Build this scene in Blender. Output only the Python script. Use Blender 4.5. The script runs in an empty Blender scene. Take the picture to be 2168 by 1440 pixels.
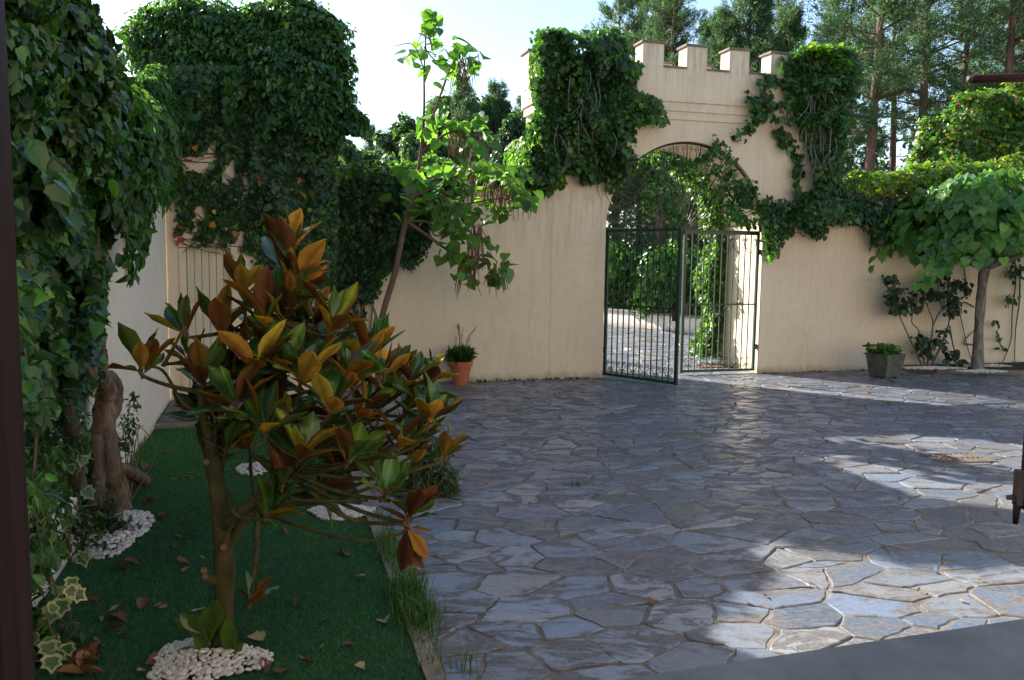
import bpy, bmesh, math, random
import numpy as np
from mathutils import Vector, Matrix, Quaternion
rnd = random.Random(7)
rng = np.random.default_rng(7)
S = bpy.context.scene
C = S.collection
R = math.radians

# ------------------------------------------------------------------ camera
F = 1800.0; PITCH = math.atan(181/1800.0); ROLL = 0.013; CAMZ = 2.0
cam = bpy.data.cameras.new('camera'); camo = bpy.data.objects.new('camera', cam); C.objects.link(camo)
CR = (Matrix.Rotation(math.pi/2-PITCH, 3, 'X') @ Matrix.Rotation(ROLL, 3, 'Z'))
camo.matrix_world = Matrix.Translation((0, 0, CAMZ)) @ CR.to_4x4()
cam.sensor_width = 36; cam.lens = F/2168*36; cam.clip_start = 0.05; cam.clip_end = 2000
S.camera = camo
# ------------------------------------------------------------------ sky, sun, exposure
EL = R(29); SUNH = (-0.79, 0.61)
w = bpy.data.worlds.new('World'); S.world = w; w.use_nodes = True
nt = w.node_tree; sky = nt.nodes.new('ShaderNodeTexSky'); sky.sky_type = 'NISHITA'; sky.sun_disc = False
sky.sun_elevation = EL; sky.sun_rotation = math.atan2(SUNH[0], SUNH[1]); sky.air_density = 1.0; sky.dust_density = 1.0; sky.ozone_density = 1.0; sky.altitude = 500
nt.links.new(sky.outputs[0], nt.nodes['Background'].inputs[0]); nt.nodes['Background'].inputs[1].default_value = 0.092
sl = bpy.data.lights.new('sun', 'SUN'); sl.energy = 5.0; sl.angle = R(0.5); sl.color = (1, 0.93, 0.82)
so = bpy.data.objects.new('sun', sl); C.objects.link(so); so.location = (-20, 15, 20)
so.rotation_mode = 'QUATERNION'
so.rotation_quaternion = Vector((-SUNH[0]*math.cos(EL), -SUNH[1]*math.cos(EL), -math.sin(EL))).to_track_quat('-Z', 'Y')
S.view_settings.view_transform = 'Standard'; S.view_settings.look = 'None'; S.view_settings.gamma = 1
S.view_settings.exposure = 1.72
S.render.engine = 'CYCLES'
try:
    S.cycles.max_bounces = 8; S.cycles.diffuse_bounces = 4; S.cycles.transmission_bounces = 6
except Exception: pass

# ------------------------------------------------------------------ pixel -> world
def ray(px, py):
    v = CR @ Vector(((px-1084)/F, -(py-720)/F, -1)); return v
def grd(px, py, z=0.0):
    v = ray(px, py); t = (z-CAMZ)/v.z; return Vector((v.x*t, v.y*t, z))
def at(px, py, d):
    v = ray(px, py); t = d/v.y; return Vector((v.x*t, d, CAMZ+v.z*t))
PHI = R(15.9); U = Vector((math.cos(PHI), math.sin(PHI), 0)); B = Vector((-math.sin(PHI), math.cos(PHI), 0))
A = grd(1275, 801)                 # left jamb foot of the gate, front plane
T0 = grd(361, 861)                 # corner of house wall and ivied wall
def onplane(px, py, P0, N, off=0.0):
    v = ray(px, py); t = (P0 - N*off - Vector((0, 0, CAMZ))).dot(N)/v.dot(N); p = v*t; p.z += CAMZ; return p
def onG(px, py, off=0): return onplane(px, py, A, B, off)      # gate wall front, off metres toward the camera
def onT(px, py, off=0): return onplane(px, py, T0, B, off)     # tall ivied wall front
def onL(px, py, off=0): return onplane(px, py, T0, -U, off)    # house wall, off metres into the court
def sG(p): d = p-A; return (d.dot(U), d.dot(B), p.z)
def sT(p): d = p-T0; return (d.dot(U), d.dot(B), p.z)
def gw(s, b, z): return A + U*s + B*b + Vector((0, 0, z))
def tw(s, b, z): return T0 + U*s + B*b + Vector((0, 0, z))

# ------------------------------------------------------------------ object helpers
def tag(o, label=None, cat=None, group=None, kind=None):
    if label: o['label'] = label
    if cat: o['category'] = cat
    if group: o['group'] = group
    if kind: o['kind'] = kind
    return o
def empty(name, loc, rz=0, label=None, cat=None, group=None):
    o = bpy.data.objects.new(name, None); C.objects.link(o); o.location = loc; o.rotation_euler = (0, 0, rz)
    o.empty_display_size = .2
    return tag(o, label, cat, group)
def link(name, me, m, parent=None, loc=None, rz=0):
    o = bpy.data.objects.new(name, me)
    if m is not None:
        for mm in (m if isinstance(m, (list, tuple)) else [m]): me.materials.append(mm)
    C.objects.link(o)
    if parent: o.parent = parent
    if loc is not None: o.location = loc
    if rz: o.rotation_euler = (0, 0, rz)
    return o
def wparent(o, p):   # parent keeping world coordinates of the mesh
    o.parent = p; o.matrix_parent_inverse = (Matrix.Translation(p.location) @ p.rotation_euler.to_matrix().to_4x4()).inverted()
    return o
def copy_tree(o, parent=None):
    c = o.copy(); C.objects.link(c); c.parent = parent
    for ch in list(o.children): copy_tree(ch, c)
    return c
class MB:
    def __init__(s): s.v = []; s.f = []; s.c = []; s.col = (1, 1, 1)
    def box(s, x0, x1, y0, y1, z0, z1):
        n = len(s.v)
        s.v += [(x0,y0,z0),(x1,y0,z0),(x1,y1,z0),(x0,y1,z0),(x0,y0,z1),(x1,y0,z1),(x1,y1,z1),(x0,y1,z1)]
        s.f += [tuple(n+i for i in q) for q in ((0,3,2,1),(4,5,6,7),(0,1,5,4),(1,2,6,5),(2,3,7,6),(3,0,4,7))]
        return s
    def prism(s, pts, y0, y1):      # outline in x,z counter-clockwise seen from -y
        n = len(s.v); k = len(pts)
        s.v += [(x, y0, z) for x, z in pts] + [(x, y1, z) for x, z in pts]
        s.f += [tuple(range(n, n+k)), tuple(range(n+2*k-1, n+k-1, -1))]
        for i in range(k): j = (i+1) % k; s.f.append((n+i, n+k+i, n+k+j, n+j))
        return s
    def slab(s, pts, z0, z1):       # outline in x,y counter-clockwise
        n = len(s.v); k = len(pts)
        s.v += [(x, y, z0) for x, y in pts] + [(x, y, z1) for x, y in pts]
        s.f += [tuple(range(n+k-1, n-1, -1)), tuple(range(n+k, n+2*k))]
        for i in range(k): j = (i+1) % k; s.f.append((n+i, n+j, n+k+j, n+k+i))
        return s
    def tube(s, pts, rad, k=6, jit=0.0, cap=True):
        pts = [Vector(p) for p in pts]; n0 = len(s.v)
        if not hasattr(rad, '__len__'): rad = [rad]*len(pts)
        prev = None
        for i, p in enumerate(pts):
            d = (pts[min(i+1, len(pts)-1)] - pts[max(i-1, 0)])
            if d.length < 1e-9: d = Vector((0, 0, 1))
            d.normalize()
            if prev is None:
                a = Vector((0, 0, 1)) if abs(d.z) < .9 else Vector((1, 0, 0)); a = d.cross(a).normalized()
            else: a = (prev - d*prev.dot(d)).normalized()
            prev = a; b = d.cross(a)
            for j in range(k):
                th = 2*math.pi*j/k; r = rad[i]*(1+(rnd.uniform(-jit, jit) if jit else 0))
                s.v.append(tuple(p + (a*math.cos(th)+b*math.sin(th))*r))
        for i in range(len(pts)-1):
            for j in range(k):
                q = (j+1) % k; s.f.append((n0+i*k+j, n0+i*k+q, n0+(i+1)*k+q, n0+(i+1)*k+j))
        if cap:
            s.f.append(tuple(n0+j for j in range(k-1, -1, -1))); e = n0+(len(pts)-1)*k; s.f.append(tuple(e+j for j in range(k)))
        return s
    def lathe(s, prof, k=24, cx=0, cy=0, close=True):
        n = len(s.v)
        for r, z in prof:
            for j in range(k): th = 2*math.pi*j/k; s.v.append((cx+r*math.cos(th), cy+r*math.sin(th), z))
        for i in range(len(prof)-1):
            for j in range(k): q = (j+1) % k; s.f.append((n+i*k+j, n+i*k+q, n+(i+1)*k+q, n+(i+1)*k+j))
        if close: s.f.append(tuple(n+j for j in range(k-1, -1, -1)))
        return s
    def mesh(s, name, smooth=False):
        me = bpy.data.meshes.new(name); me.from_pydata(s.v, [], s.f); me.update()
        if smooth: me.polygons.foreach_set('use_smooth', [True]*len(me.polygons))
        return me
    def build(s, name, m, parent=None, loc=None, rz=0, smooth=False):
        return link(name, s.mesh(name, smooth), m, parent, loc, rz)
def smooth_path(pts, n=6):
    pts = [Vector(p) for p in pts]; out = []
    for i in range(len(pts)-1):
        p0 = pts[max(i-1, 0)]; p1 = pts[i]; p2 = pts[i+1]; p3 = pts[min(i+2, len(pts)-1)]
        for k in range(n):
            t = k/n
            out.append(0.5*((2*p1)+(p2-p0)*t+(2*p0-5*p1+4*p2-p3)*t*t+(3*p1-p0-3*p2+p3)*t**3))
    out.append(pts[-1]); return out
def lerp_list(a, n):
    return list(np.interp(np.linspace(0, len(a)-1, n), range(len(a)), a))

# ------------------------------------------------------------------ materials
def newmat(name):
    m = bpy.data.materials.new(name); m.use_nodes = True; t = m.node_tree
    return m, t, t.nodes['Principled BSDF']
def N(t, typ, **kw):
    n = t.nodes.new(typ)
    for k, v in kw.items():
        if hasattr(n, k) and not k[0].isupper(): setattr(n, k, v)
        else: n.inputs[k].default_value = v
    return n
def ramp(t, fac, stops):
    r = t.nodes.new('ShaderNodeValToRGB'); e = r.color_ramp.elements
    while len(e) < len(stops): e.new(0.5)
    for i, (p, c) in enumerate(stops):
        e[i].position = p; e[i].color = (c, c, c, 1) if not hasattr(c, '__len__') else (*c, 1)
    t.links.new(fac, r.inputs[0]); return r.outputs[0]
def noise(t, scale, detail=4, rough=.5, vec=None, dist=0):
    n = N(t, 'ShaderNodeTexNoise', Scale=scale, Detail=detail, Roughness=rough, Distortion=dist)
    if vec is not None: t.links.new(vec, n.inputs['Vector'])
    return n.outputs[0]
def mixc(t, fac, a, b, mode='MIX'):
    m = t.nodes.new('ShaderNodeMix'); m.data_type = 'RGBA'; m.blend_type = mode
    for s, v in ((0, fac), (6, a), (7, b)):
        if isinstance(v, bpy.types.NodeSocket): t.links.new(v, m.inputs[s])
        else: m.inputs[s].default_value = (*v, 1) if hasattr(v, '__len__') else v
    return m.outputs[2]
def objc(t):
    return t.nodes.new('ShaderNodeTexCoord').outputs['Object']
def mapping(t, vec, scale=(1, 1, 1)):
    m = t.nodes.new('ShaderNodeMapping'); m.inputs['Scale'].default_value = scale; t.links.new(vec, m.inputs[0]); return m.outputs[0]
def bump(t, b, h, strength=.3, dist=.01):
    n = t.nodes.new('ShaderNodeBump'); n.inputs['Strength'].default_value = strength; n.inputs['Distance'].default_value = dist
    t.links.new(h, n.inputs['Height']); t.links.new(n.outputs[0], b.inputs['Normal'])
def simple(name, c1, c2, scale=6, rough=.8, bs=.3, bscale=60, metal=0, bd=.004, spec=.5, stretch=(1, 1, 1)):
    m, t, b = newmat(name); v = mapping(t, objc(t), stretch)
    t.links.new(mixc(t, ramp(t, noise(t, scale, 6, .6, v), [(.3, 0.), (.7, 1.)]), c1, c2), b.inputs['Base Color'])
    b.inputs['Roughness'].default_value = rough; b.inputs['Metallic'].default_value = metal
    b.inputs['Specular IOR Level'].default_value = spec
    if bs: bump(t, b, noise(t, bscale, 5, .6, v), bs, bd)
    return m
def stucco(name, ca, cb, cs):
    m, t, b = newmat(name); v = objc(t)
    c = mixc(t, ramp(t, noise(t, .9, 5, .6, v), [(.3, 0.), (.7, 1.)]), ca, cb)
    st = mapping(t, v, (5, 5, .7))
    c = mixc(t, ramp(t, noise(t, 1.2, 7, .7, st, .7), [(.50, 0.), (.78, .55)]), c, cs)
    c = mixc(t, ramp(t, noise(t, 2.3, 6, .7, v, 1.2), [(.56, 0.), (.72, .30)]), c, cs)
    # dirt splashes close to the ground
    g = t.nodes.new('ShaderNodeSeparateXYZ'); t.links.new(v, g.inputs[0])
    a = N(t, 'ShaderNodeMath', operation='MULTIPLY_ADD'); t.links.new(noise(t, 7, 5, .7, v), a.inputs[0]); a.inputs[1].default_value = .35; t.links.new(g.outputs[2], a.inputs[2])
    c = mixc(t, ramp(t, a.outputs[0], [(.16, .75), (.32, 0.)]), c, (.22, .17, .12))
    c = mixc(t, ramp(t, noise(t, 14, 3, .5, v), [(.35, .0), (.75, .16)]), c, (.42, .34, .25))
    zm = N(t, 'ShaderNodeMath', operation='DIVIDE'); t.links.new(g.outputs[2], zm.inputs[0]); zm.inputs[1].default_value = 6.
    zr = ramp(t, zm.outputs[0], [(.33, 0.), (.485, .9), (.51, .2), (.78, .25), (.86, 1.), (.96, .9)])
    sk = ramp(t, noise(t, 1., 6, .75, mapping(t, v, (9, 9, .8)), .4), [(.46, 0.), (.70, .8)])
    mm = N(t, 'ShaderNodeMath', operation='MULTIPLY'); t.links.new(zr, mm.inputs[0]); t.links.new(sk, mm.inputs[1])
    c = mixc(t, mm.outputs[0], c, (.27, .225, .165))
    t.links.new(c, b.inputs['Base Color']); b.inputs['Roughness'].default_value = .9; b.inputs['Specular IOR Level'].default_value = .2
    n1 = noise(t, 45, 6, .7, v); n2 = noise(t, 3.0, 3, .5, v)
    ad = N(t, 'ShaderNodeMath', operation='MULTIPLY_ADD'); t.links.new(n2, ad.inputs[0]); ad.inputs[1].default_value = 2.2; t.links.new(n1, ad.inputs[2])
    bump(t, b, ad.outputs[0], .55, .006)
    return m
M = {}
M['facade'] = stucco('facade_stucco', (.50, .43, .34), (.45, .385, .30), (.38, .32, .25))
M['stucco'] = stucco('cream_stucco', (.73, .615, .455), (.665, .55, .40), (.52, .43, .31))
M['stucco_pale'] = stucco('pale_stucco', (.80, .72, .60), (.74, .66, .545), (.60, .54, .45))
M['white_wall'] = stucco('white_plaster', (.62, .59, .54), (.55, .52, .47), (.4, .38, .34))
M['cap'] = simple('weathered_slab', (.10, .085, .07), (.22, .19, .15), 9, .9, .6, 50)
M['door'] = simple('door_paint', (.62, .56, .42), (.52, .46, .33), 5, .55, .25, 40, stretch=(6, 6, .6))
M['tile'] = simple('clay_tile', (.20, .11, .07), (.10, .07, .05), 12, .85, .5, 60)
M['terracotta'] = simple('terracotta', (.42, .13, .06), (.34, .10, .045), 8, .75, .2, 50)
M['iron'] = simple('painted_iron', (.006, .028, .016), (.012, .04, .024), 20, .35, .15, 90)
M['rust_iron'] = simple('old_iron', (.035, .025, .02), (.08, .05, .035), 30, .6, .3, 90)
M['wood'] = simple('varnished_wood', (.060, .016, .009), (.020, .006, .004), 5, .6, .15, 25, spec=.15, stretch=(8, 8, .5))
M['sill'] = simple('concrete_sill', (.27, .23, .19), (.15, .13, .11), 9, .85, .8, 120)
M['kerb'] = simple('kerb_stone', (.27, .23, .18), (.13, .11, .085), 9, .9, .8, 60, bd=.01)
M['slab'] = simple('slate_step', (.085, .085, .09), (.14, .13, .12), 5, .7, .5, 30, bd=.01)
M['mortar'] = simple('mortar', (.24, .21, .17), (.07, .06, .05), 6, .95, .9, 90, bd=.012)
M['soil'] = simple('dark_soil', (.012, .010, .008), (.03, .023, .016), 20, .95, 1., 60, bd=.02)
M['forest_floor'] = simple('forest_floor', (.05, .045, .025), (.035, .06, .02), .8, .95, 1., 10, bd=.05)
M['turf'] = simple('turf', (.010, .055, .018), (.016, .078, .024), 3, .9, .8, 160, bd=.01)
M['pebble'] = simple('white_pebble', (.66, .64, .61), (.44, .41, .37), 22, .55, .2, 60)
_t = M['pebble'].node_tree; _b = _t.nodes['Principled BSDF']; _l = _b.inputs['Base Color'].links[0].from_socket; _o = _t.nodes.new('ShaderNodeObjectInfo')
_t.links.new(mixc(_t, ramp(_t, _o.outputs['Random'], [(.55, 0.), (1., .55)]), _l, (.36, .32, .26)), _b.inputs['Base Color'])
M['mossy_pot'] = simple('mossy_stone_pot', (.045, .055, .035), (.12, .115, .09), 9, .9, .8, 40, bd=.01)
M['rusty_grate'] = simple('rusty_grate', (.14, .10, .085), (.09, .07, .06), 15, .8, .4, 90)
M['rusty_latch'] = simple('rusty_latch', (.10, .045, .028), (.05, .026, .02), 40, .6, .3, 90)
M['plank_dark'] = simple('road_grating', (.25, .09, .05), (.18, .07, .04), 15, .8, .4, 90)
def bark(name, a, b_, scale=9, stretch=(1, 1, .25), bd=.02):
    m, t, b = newmat(name); v = mapping(t, objc(t), stretch)
    n = noise(t, scale, 8, .7, v, .6)
    t.links.new(mixc(t, ramp(t, n, [(.35, 0.), (.65, 1.)]), a, b_), b.inputs['Base Color'])
    b.inputs['Roughness'].default_value = .9; b.inputs['Specular IOR Level'].default_value = .2
    bump(t, b, noise(t, scale*2.2, 8, .7, v, .8), 1.0, bd); return m
M['bark_old'] = bark('old_vine_bark', (.06, .038, .026), (.27, .19, .13), 10, (1, 1, .18), .04)
M['bark_mag'] = bark('magnolia_bark', (.030, .028, .010), (.12, .10, .035), 7, (1, 1, .5), .006)
M['bark_pine'] = bark('pine_bark', (.07, .045, .035), (.20, .125, .09), 5, (1, 1, .35), .03)
M['bark_grey'] = bark('grey_bark', (.07, .06, .05), (.30, .28, .24), 12, (1, 1, .35), .01)
M['bark_thin'] = bark('thin_stem', (.09, .06, .04), (.17, .12, .085), 12, (1, 1, .4), .004)
M['petiole'] = simple('red_stalk', (.22, .06, .03), (.13, .04, .02), 8, .6, 0)
M['cut'] = simple('pruned_wood', (.26, .13, .07), (.16, .08, .04), 20, .8, .3, 80)
M['pod'] = simple('bean_pod', (.20, .11, .06), (.13, .07, .035), 8, .7, 0)
def leafmat(name, tint=(1, 1, 1), trans=(1.6, 1.7, .6), tf=.4, rough=.4, spec=.5, vein=0.):
    m, t, b = newmat(name)
    a = t.nodes.new('ShaderNodeAttribute'); a.attribute_name = 'col'
    c = mixc(t, 1., a.outputs['Color'], tint, 'MULTIPLY')
    v = objc(t); c = mixc(t, ramp(t, noise(t, 30, 3, .6, v), [(.4, 0.), (.8, .35)]), c, (.02, .035, .012))
    t.links.new(c, b.inputs['Base Color']); b.inputs['Roughness'].default_value = rough; b.inputs['Specular IOR Level'].default_value = spec
    tr = t.nodes.new('ShaderNodeBsdfTranslucent'); t.links.new(mixc(t, 1., c, trans, 'MULTIPLY'), tr.inputs[0])
    mx = t.nodes.new('ShaderNodeMixShader'); mx.inputs[0].default_value = tf
    t.links.new(b.outputs[0], mx.inputs[1]); t.links.new(tr.outputs[0], mx.inputs[2])
    t.links.new(mx.outputs[0], t.nodes['Material Output'].inputs[0]); return m
M['leaf'] = leafmat('vine_leaf', trans=(2.0, 2.1, .7), tf=.42)
M['leaf_gloss'] = leafmat('ivy_leaf', trans=(1.8, 2.0, .6), tf=.3, rough=.34, spec=.4)
M['leaf_cat'] = leafmat('catalpa_leaf', trans=(2.2, 2.3, .6), tf=.5, rough=.45)
M['needle'] = leafmat('pine_needle', trans=(1.5, 1.6, .9), tf=.3, rough=.5, spec=.3)
M['dryleaf'] = leafmat('dry_leaf', trans=(1.2, 1., .7), tf=.2, rough=.7)
M['grass'] = leafmat('grass_blade', trans=(1.6, 1.8, .7), tf=.35, rough=.5)
M['mag_top'] = leafmat('magnolia_upper_side', trans=(4.5, 2.6, .8), tf=.5, rough=.22, spec=.7)
M['mag_under'] = leafmat('magnolia_rusty_underside', trans=(2.6, 1.9, .9), tf=.5, rough=.75, spec=.2)

# slate flagstones
def slate():
    m, t, b = newmat('slate_flagstone'); v = objc(t)
    a = t.nodes.new('ShaderNodeAttribute'); a.attribute_name = 'col'
    sh = t.nodes.new('ShaderNodeAttribute'); sh.attribute_name = 'off'
    av = N(t, 'ShaderNodeVectorMath', operation='ADD'); t.links.new(v, av.inputs[0]); t.links.new(sh.outputs['Vector'], av.inputs[1]); v2 = av.outputs[0]
    vs = mapping(t, v2, (1.0, 2.2, 1))
    dirt = ramp(t, noise(t, 2.8, 10, .75, vs, .8), [(.48, 0.), (.54, 1.)])
    c = mixc(t, dirt, mixc(t, 1., a.outputs['Color'], (1.12, 1.16, 1.24), 'MULTIPLY'), (.056, .054, .057))  # blue boost on clean patches paints in the sky's reflection; the rest is dirt
    c = mixc(t, ramp(t, noise(t, 26, 6, .7, vs), [(.40, 0.), (.80, .6)]), c, (.30, .28, .26))
    c = mixc(t, ramp(t, noise(t, 7, 6, .7, v2), [(.55, 0.), (.75, .55)]), c, (.07, .07, .08))
    t.links.new(c, b.inputs['Base Color'])
    rr = ramp(t, dirt, [(0., .26), (1., .75)]); t.links.new(rr, b.inputs['Roughness']); b.inputs['Coat Weight'].default_value = .0
    b.inputs['Specular IOR Level'].default_value = .9
    n1 = noise(t, 34, 8, .7, vs); ad = N(t, 'ShaderNodeMath', operation='MULTIPLY_ADD'); t.links.new(noise(t, 5, 5, .6, v2), ad.inputs[0]); ad.inputs[1].default_value = 3.; t.links.new(n1, ad.inputs[2])
    bump(t, b, ad.outputs[0], .45, .006); return m
M['slate'] = slate()

# ------------------------------------------------------------------ fast leaf meshes
def fastmesh(name, V, Fc, cols=None, smooth=False, matidx=None):
    me = bpy.data.meshes.new(name); nv = len(V); nf, k = Fc.shape
    me.vertices.add(nv); me.vertices.foreach_set('co', V.astype(np.float32).ravel())
    me.loops.add(nf*k); me.loops.foreach_set('vertex_index', Fc.astype(np.int32).ravel())
    me.polygons.add(nf); me.polygons.foreach_set('loop_start', np.arange(0, nf*k, k, dtype=np.int32))
    try: me.polygons.foreach_set('loop_total', np.full(nf, k, dtype=np.int32))
    except Exception: pass
    if matidx is not None: me.polygons.foreach_set('material_index', matidx.astype(np.int32))
    if smooth: me.polygons.foreach_set('use_smooth', np.ones(nf, dtype=bool))
    if cols is not None:
        at_ = me.attributes.new('col', 'FLOAT_COLOR', 'POINT'); c4 = np.ones((nv, 4), dtype=np.float32); c4[:, :3] = cols; at_.data.foreach_set('color', c4.ravel())
    me.update(calc_edges=True); me.validate(); return me
def tmpl_fan(outline, mid=(0, .42, 0), fold=.12, droop=.12):
    pts = [(0, 0)] + outline + [(0, 1.0)] + [(-x, y) for x, y in reversed(outline)]
    V = [(x, y, abs(x)*fold*2 - droop*y*y) for x, y in pts] + [(mid[0], mid[1], -droop*mid[1]**2-.02)]
    n = len(pts); Fc = [(i, (i+1) % n, n) for i in range(n)]
    return np.array(V), np.array(Fc)
T_IVY = tmpl_fan([(.26, -.06), (.48, .14), (.40, .32), (.42, .52), (.22, .68)])
T_HEART = tmpl_fan([(.22, -.10), (.46, .06), (.50, .32), (.34, .62), (.12, .86)], fold=.1, droop=.25)
T_OVAL = tmpl_fan([(.20, .18), (.27, .45), (.18, .75)], fold=.2, droop=.2)
T_LANCE = tmpl_fan([(.11, .2), (.15, .5), (.09, .8)], fold=.3, droop=.3)
T_DIA = (np.array([(0, 0, 0), (.3, .45, .07), (0, 1, -.1), (-.3, .45, .07)]), np.array([(0, 1, 2), (0, 2, 3)]))
T_BLADE = (np.array([(-.5, 0, 0), (.5, 0, 0), (0, 1, 0)]), np.array([(0, 1, 2)]))
def nrm(a): return a/np.maximum(np.linalg.norm(a, axis=1, keepdims=True), 1e-9)
def leaves_mesh(name, tm, P, Y, Nn, size, col, wid=None, smooth=False):
    P = np.asarray(P, float); n = len(P); Y = nrm(np.asarray(Y, float)); Nn = np.asarray(Nn, float)
    Z = nrm(Nn - Y*np.sum(Nn*Y, axis=1, keepdims=True)); X = np.cross(Y, Z)
    size = np.broadcast_to(np.asarray(size, float), (n,)); wid = np.ones(n) if wid is None else np.broadcast_to(wid, (n,))
    TV, TF = tm; k = len(TV)
    V = P[:, None, :] + size[:, None, None]*(TV[None, :, 0, None]*wid[:, None, None]*X[:, None, :] + TV[None, :, 1, None]*Y[:, None, :] + TV[None, :, 2, None]*Z[:, None, :])
    Fc = (TF[None] + (np.arange(n)*k)[:, None, None]).reshape(-1, TF.shape[1])
    cols = np.repeat(np.broadcast_to(col, (n, 3)), k, axis=0)
    return fastmesh(name, V.reshape(-1, 3), Fc, cols, smooth)
def pal(n, cols, wts=None, jit=.3):
    cols = np.array(cols, float); i = rng.choice(len(cols), n, p=None if wts is None else np.array(wts)/sum(wts))
    c = cols[i]*np.exp(rng.normal(0, jit, (n, 1))); return c*(1+rng.normal(0, .06, (n, 3)))
def vnoise(P, f, seed=0):
    r = np.random.default_rng(seed); out = np.zeros(len(P))
    for i in range(5):
        d = r.normal(size=3); d /= np.linalg.norm(d); out += np.sin(P@d*f*(.7+.3*i)+r.uniform(0, 6.28))
    return out/5*1.6
G_DARK = [(.025, .070, .018), (.035, .095, .022), (.020, .055, .018)]
G_MID = [(.045, .120, .022), (.06, .15, .028), (.035, .10, .025)]
G_LITE = [(.09, .19, .030), (.13, .23, .035), (.07, .16, .03)]
G_YEL = [(.20, .27, .04), (.26, .28, .04)]
RED = [(.25, .05, .03), (.30, .16, .03)]
def rsph(n): return nrm(rng.normal(size=(n, 3)))
def blob_pts(blobs, n, shell=(.72, 1.05), rej=.8, nz=.12):
    """points near the surface of a union of ellipsoids (x,y,z,rx,ry,rz)"""
    Bk = np.array(blobs, float); a = (Bk[:, 3]*Bk[:, 4]+Bk[:, 4]*Bk[:, 5]+Bk[:, 3]*Bk[:, 5]); i = rng.choice(len(Bk), n, p=a/a.sum())
    d = rsph(n); rr = rng.uniform(shell[0], shell[1], n)
    P = Bk[i, :3] + d*Bk[i, 3:]*(rr)[:, None]
    P += d*Bk[i, 3:].mean(axis=1)[:, None]*(vnoise(P, 6/ max(.3, Bk[:, 3:].mean()), 3)*nz)[:, None]
    keep = np.ones(n, bool)
    for j in range(len(Bk)):
        q = np.linalg.norm((P-Bk[j, :3])/Bk[j, 3:], axis=1); keep &= (q > rej) | (i == j)
    nn = nrm(d/Bk[i, 3:]); return P[keep], nn[keep]
def leaf_cloud(name, tm, P, nn, size, cols, mat, parent=None, up=.35, jit=.5, down=.8, sj=.42, wid=None):
    n = len(P); Nn = nrm(nn + np.array([0, 0, up]) + rng.normal(0, jit, (n, 3)))
    Y = np.array([0, 0, -down]) + nn*.35 + rng.normal(0, .45, (n, 3)); Y = Y - Nn*np.sum(Y*Nn, axis=1, keepdims=True)
    me = leaves_mesh(name, tm, P, Y, Nn, size*.86*np.exp(np.clip(rng.normal(0, sj, n), -.9, .5)), cols, wid)
    return link(name, me, mat, parent)
def inpoly(x, y, poly):
    x = np.asarray(x); y = np.asarray(y); ins = np.zeros(len(x), bool); n = len(poly)
    for i in range(n):
        x1, y1 = poly[i]; x2, y2 = poly[(i+1) % n]
        c = ((y1 > y) != (y2 > y)) & (x < (x2-x1)*(y-y1)/((y2-y1) or 1e-9)+x1); ins ^= c
    return ins
def patch_pts(poly, fn, n, thick=.25, holes=0., hf=3., seed=1, edge=14, pw=1.):
    xs = [p[0] for p in poly]; ys = [p[1] for p in poly]
    x = rng.uniform(min(xs), max(xs), n); y = rng.uniform(min(ys), max(ys), n)
    xj = x + rng.normal(0, edge, n); yj = y + rng.normal(0, edge, n); k = inpoly(xj, yj, poly); x, y = x[k], y[k]
    Q = np.stack([x, y, np.zeros(len(x))], 1); rel = np.clip(.62+.55*vnoise(Q, .035, seed+40)+.25*vnoise(Q, .09, seed+41), .12, 1.3)
    P = np.array([tuple(fn(a, b, thick*h_*rng.random()**pw+.01)) for a, b, h_ in zip(x, y, rel)])
    if holes > 0 and len(P):
        k = vnoise(P, hf, seed) + rng.normal(0, .2, len(P)) > holes*2-1; P = P[k]
    return P
def px_blobs(lst):   # (px,py,rpx,d[,sx,sz]) -> ellipsoids
    out = []
    for b in lst:
        p = at(b[0], b[1], b[3]); r = b[2]/F*b[3]; sx = b[4] if len(b) > 4 else 1; sz = b[5] if len(b) > 5 else 1
        out.append((p.x, p.y, p.z, r*sx, r*(b[6] if len(b) > 6 else .8), r*sz))
    return out

# ================================================================== SETTING: ground
g = MB(); g.slab([(-300, -60), (300, -60), (300, 500), (-300, 500)], -.3, -.03)
tag(g.build('ground', M['forest_floor']), kind='structure')
court = MB(); KX = sT(grd(940, 1440))[0]
court.slab([tuple(tw(KX-.06, -13, 0))[:2], tuple(tw(26, -13, 0))[:2], tuple(tw(26, 30, 0))[:2], tuple(tw(-.2, 30, 0))[:2], tuple(tw(-.2, -1.45, 0))[:2], tuple(tw(KX-.06, -1.45, 0))[:2]], -.02, 0)
tag(court.build('courtyard', M['mortar']), kind='structure')

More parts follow.
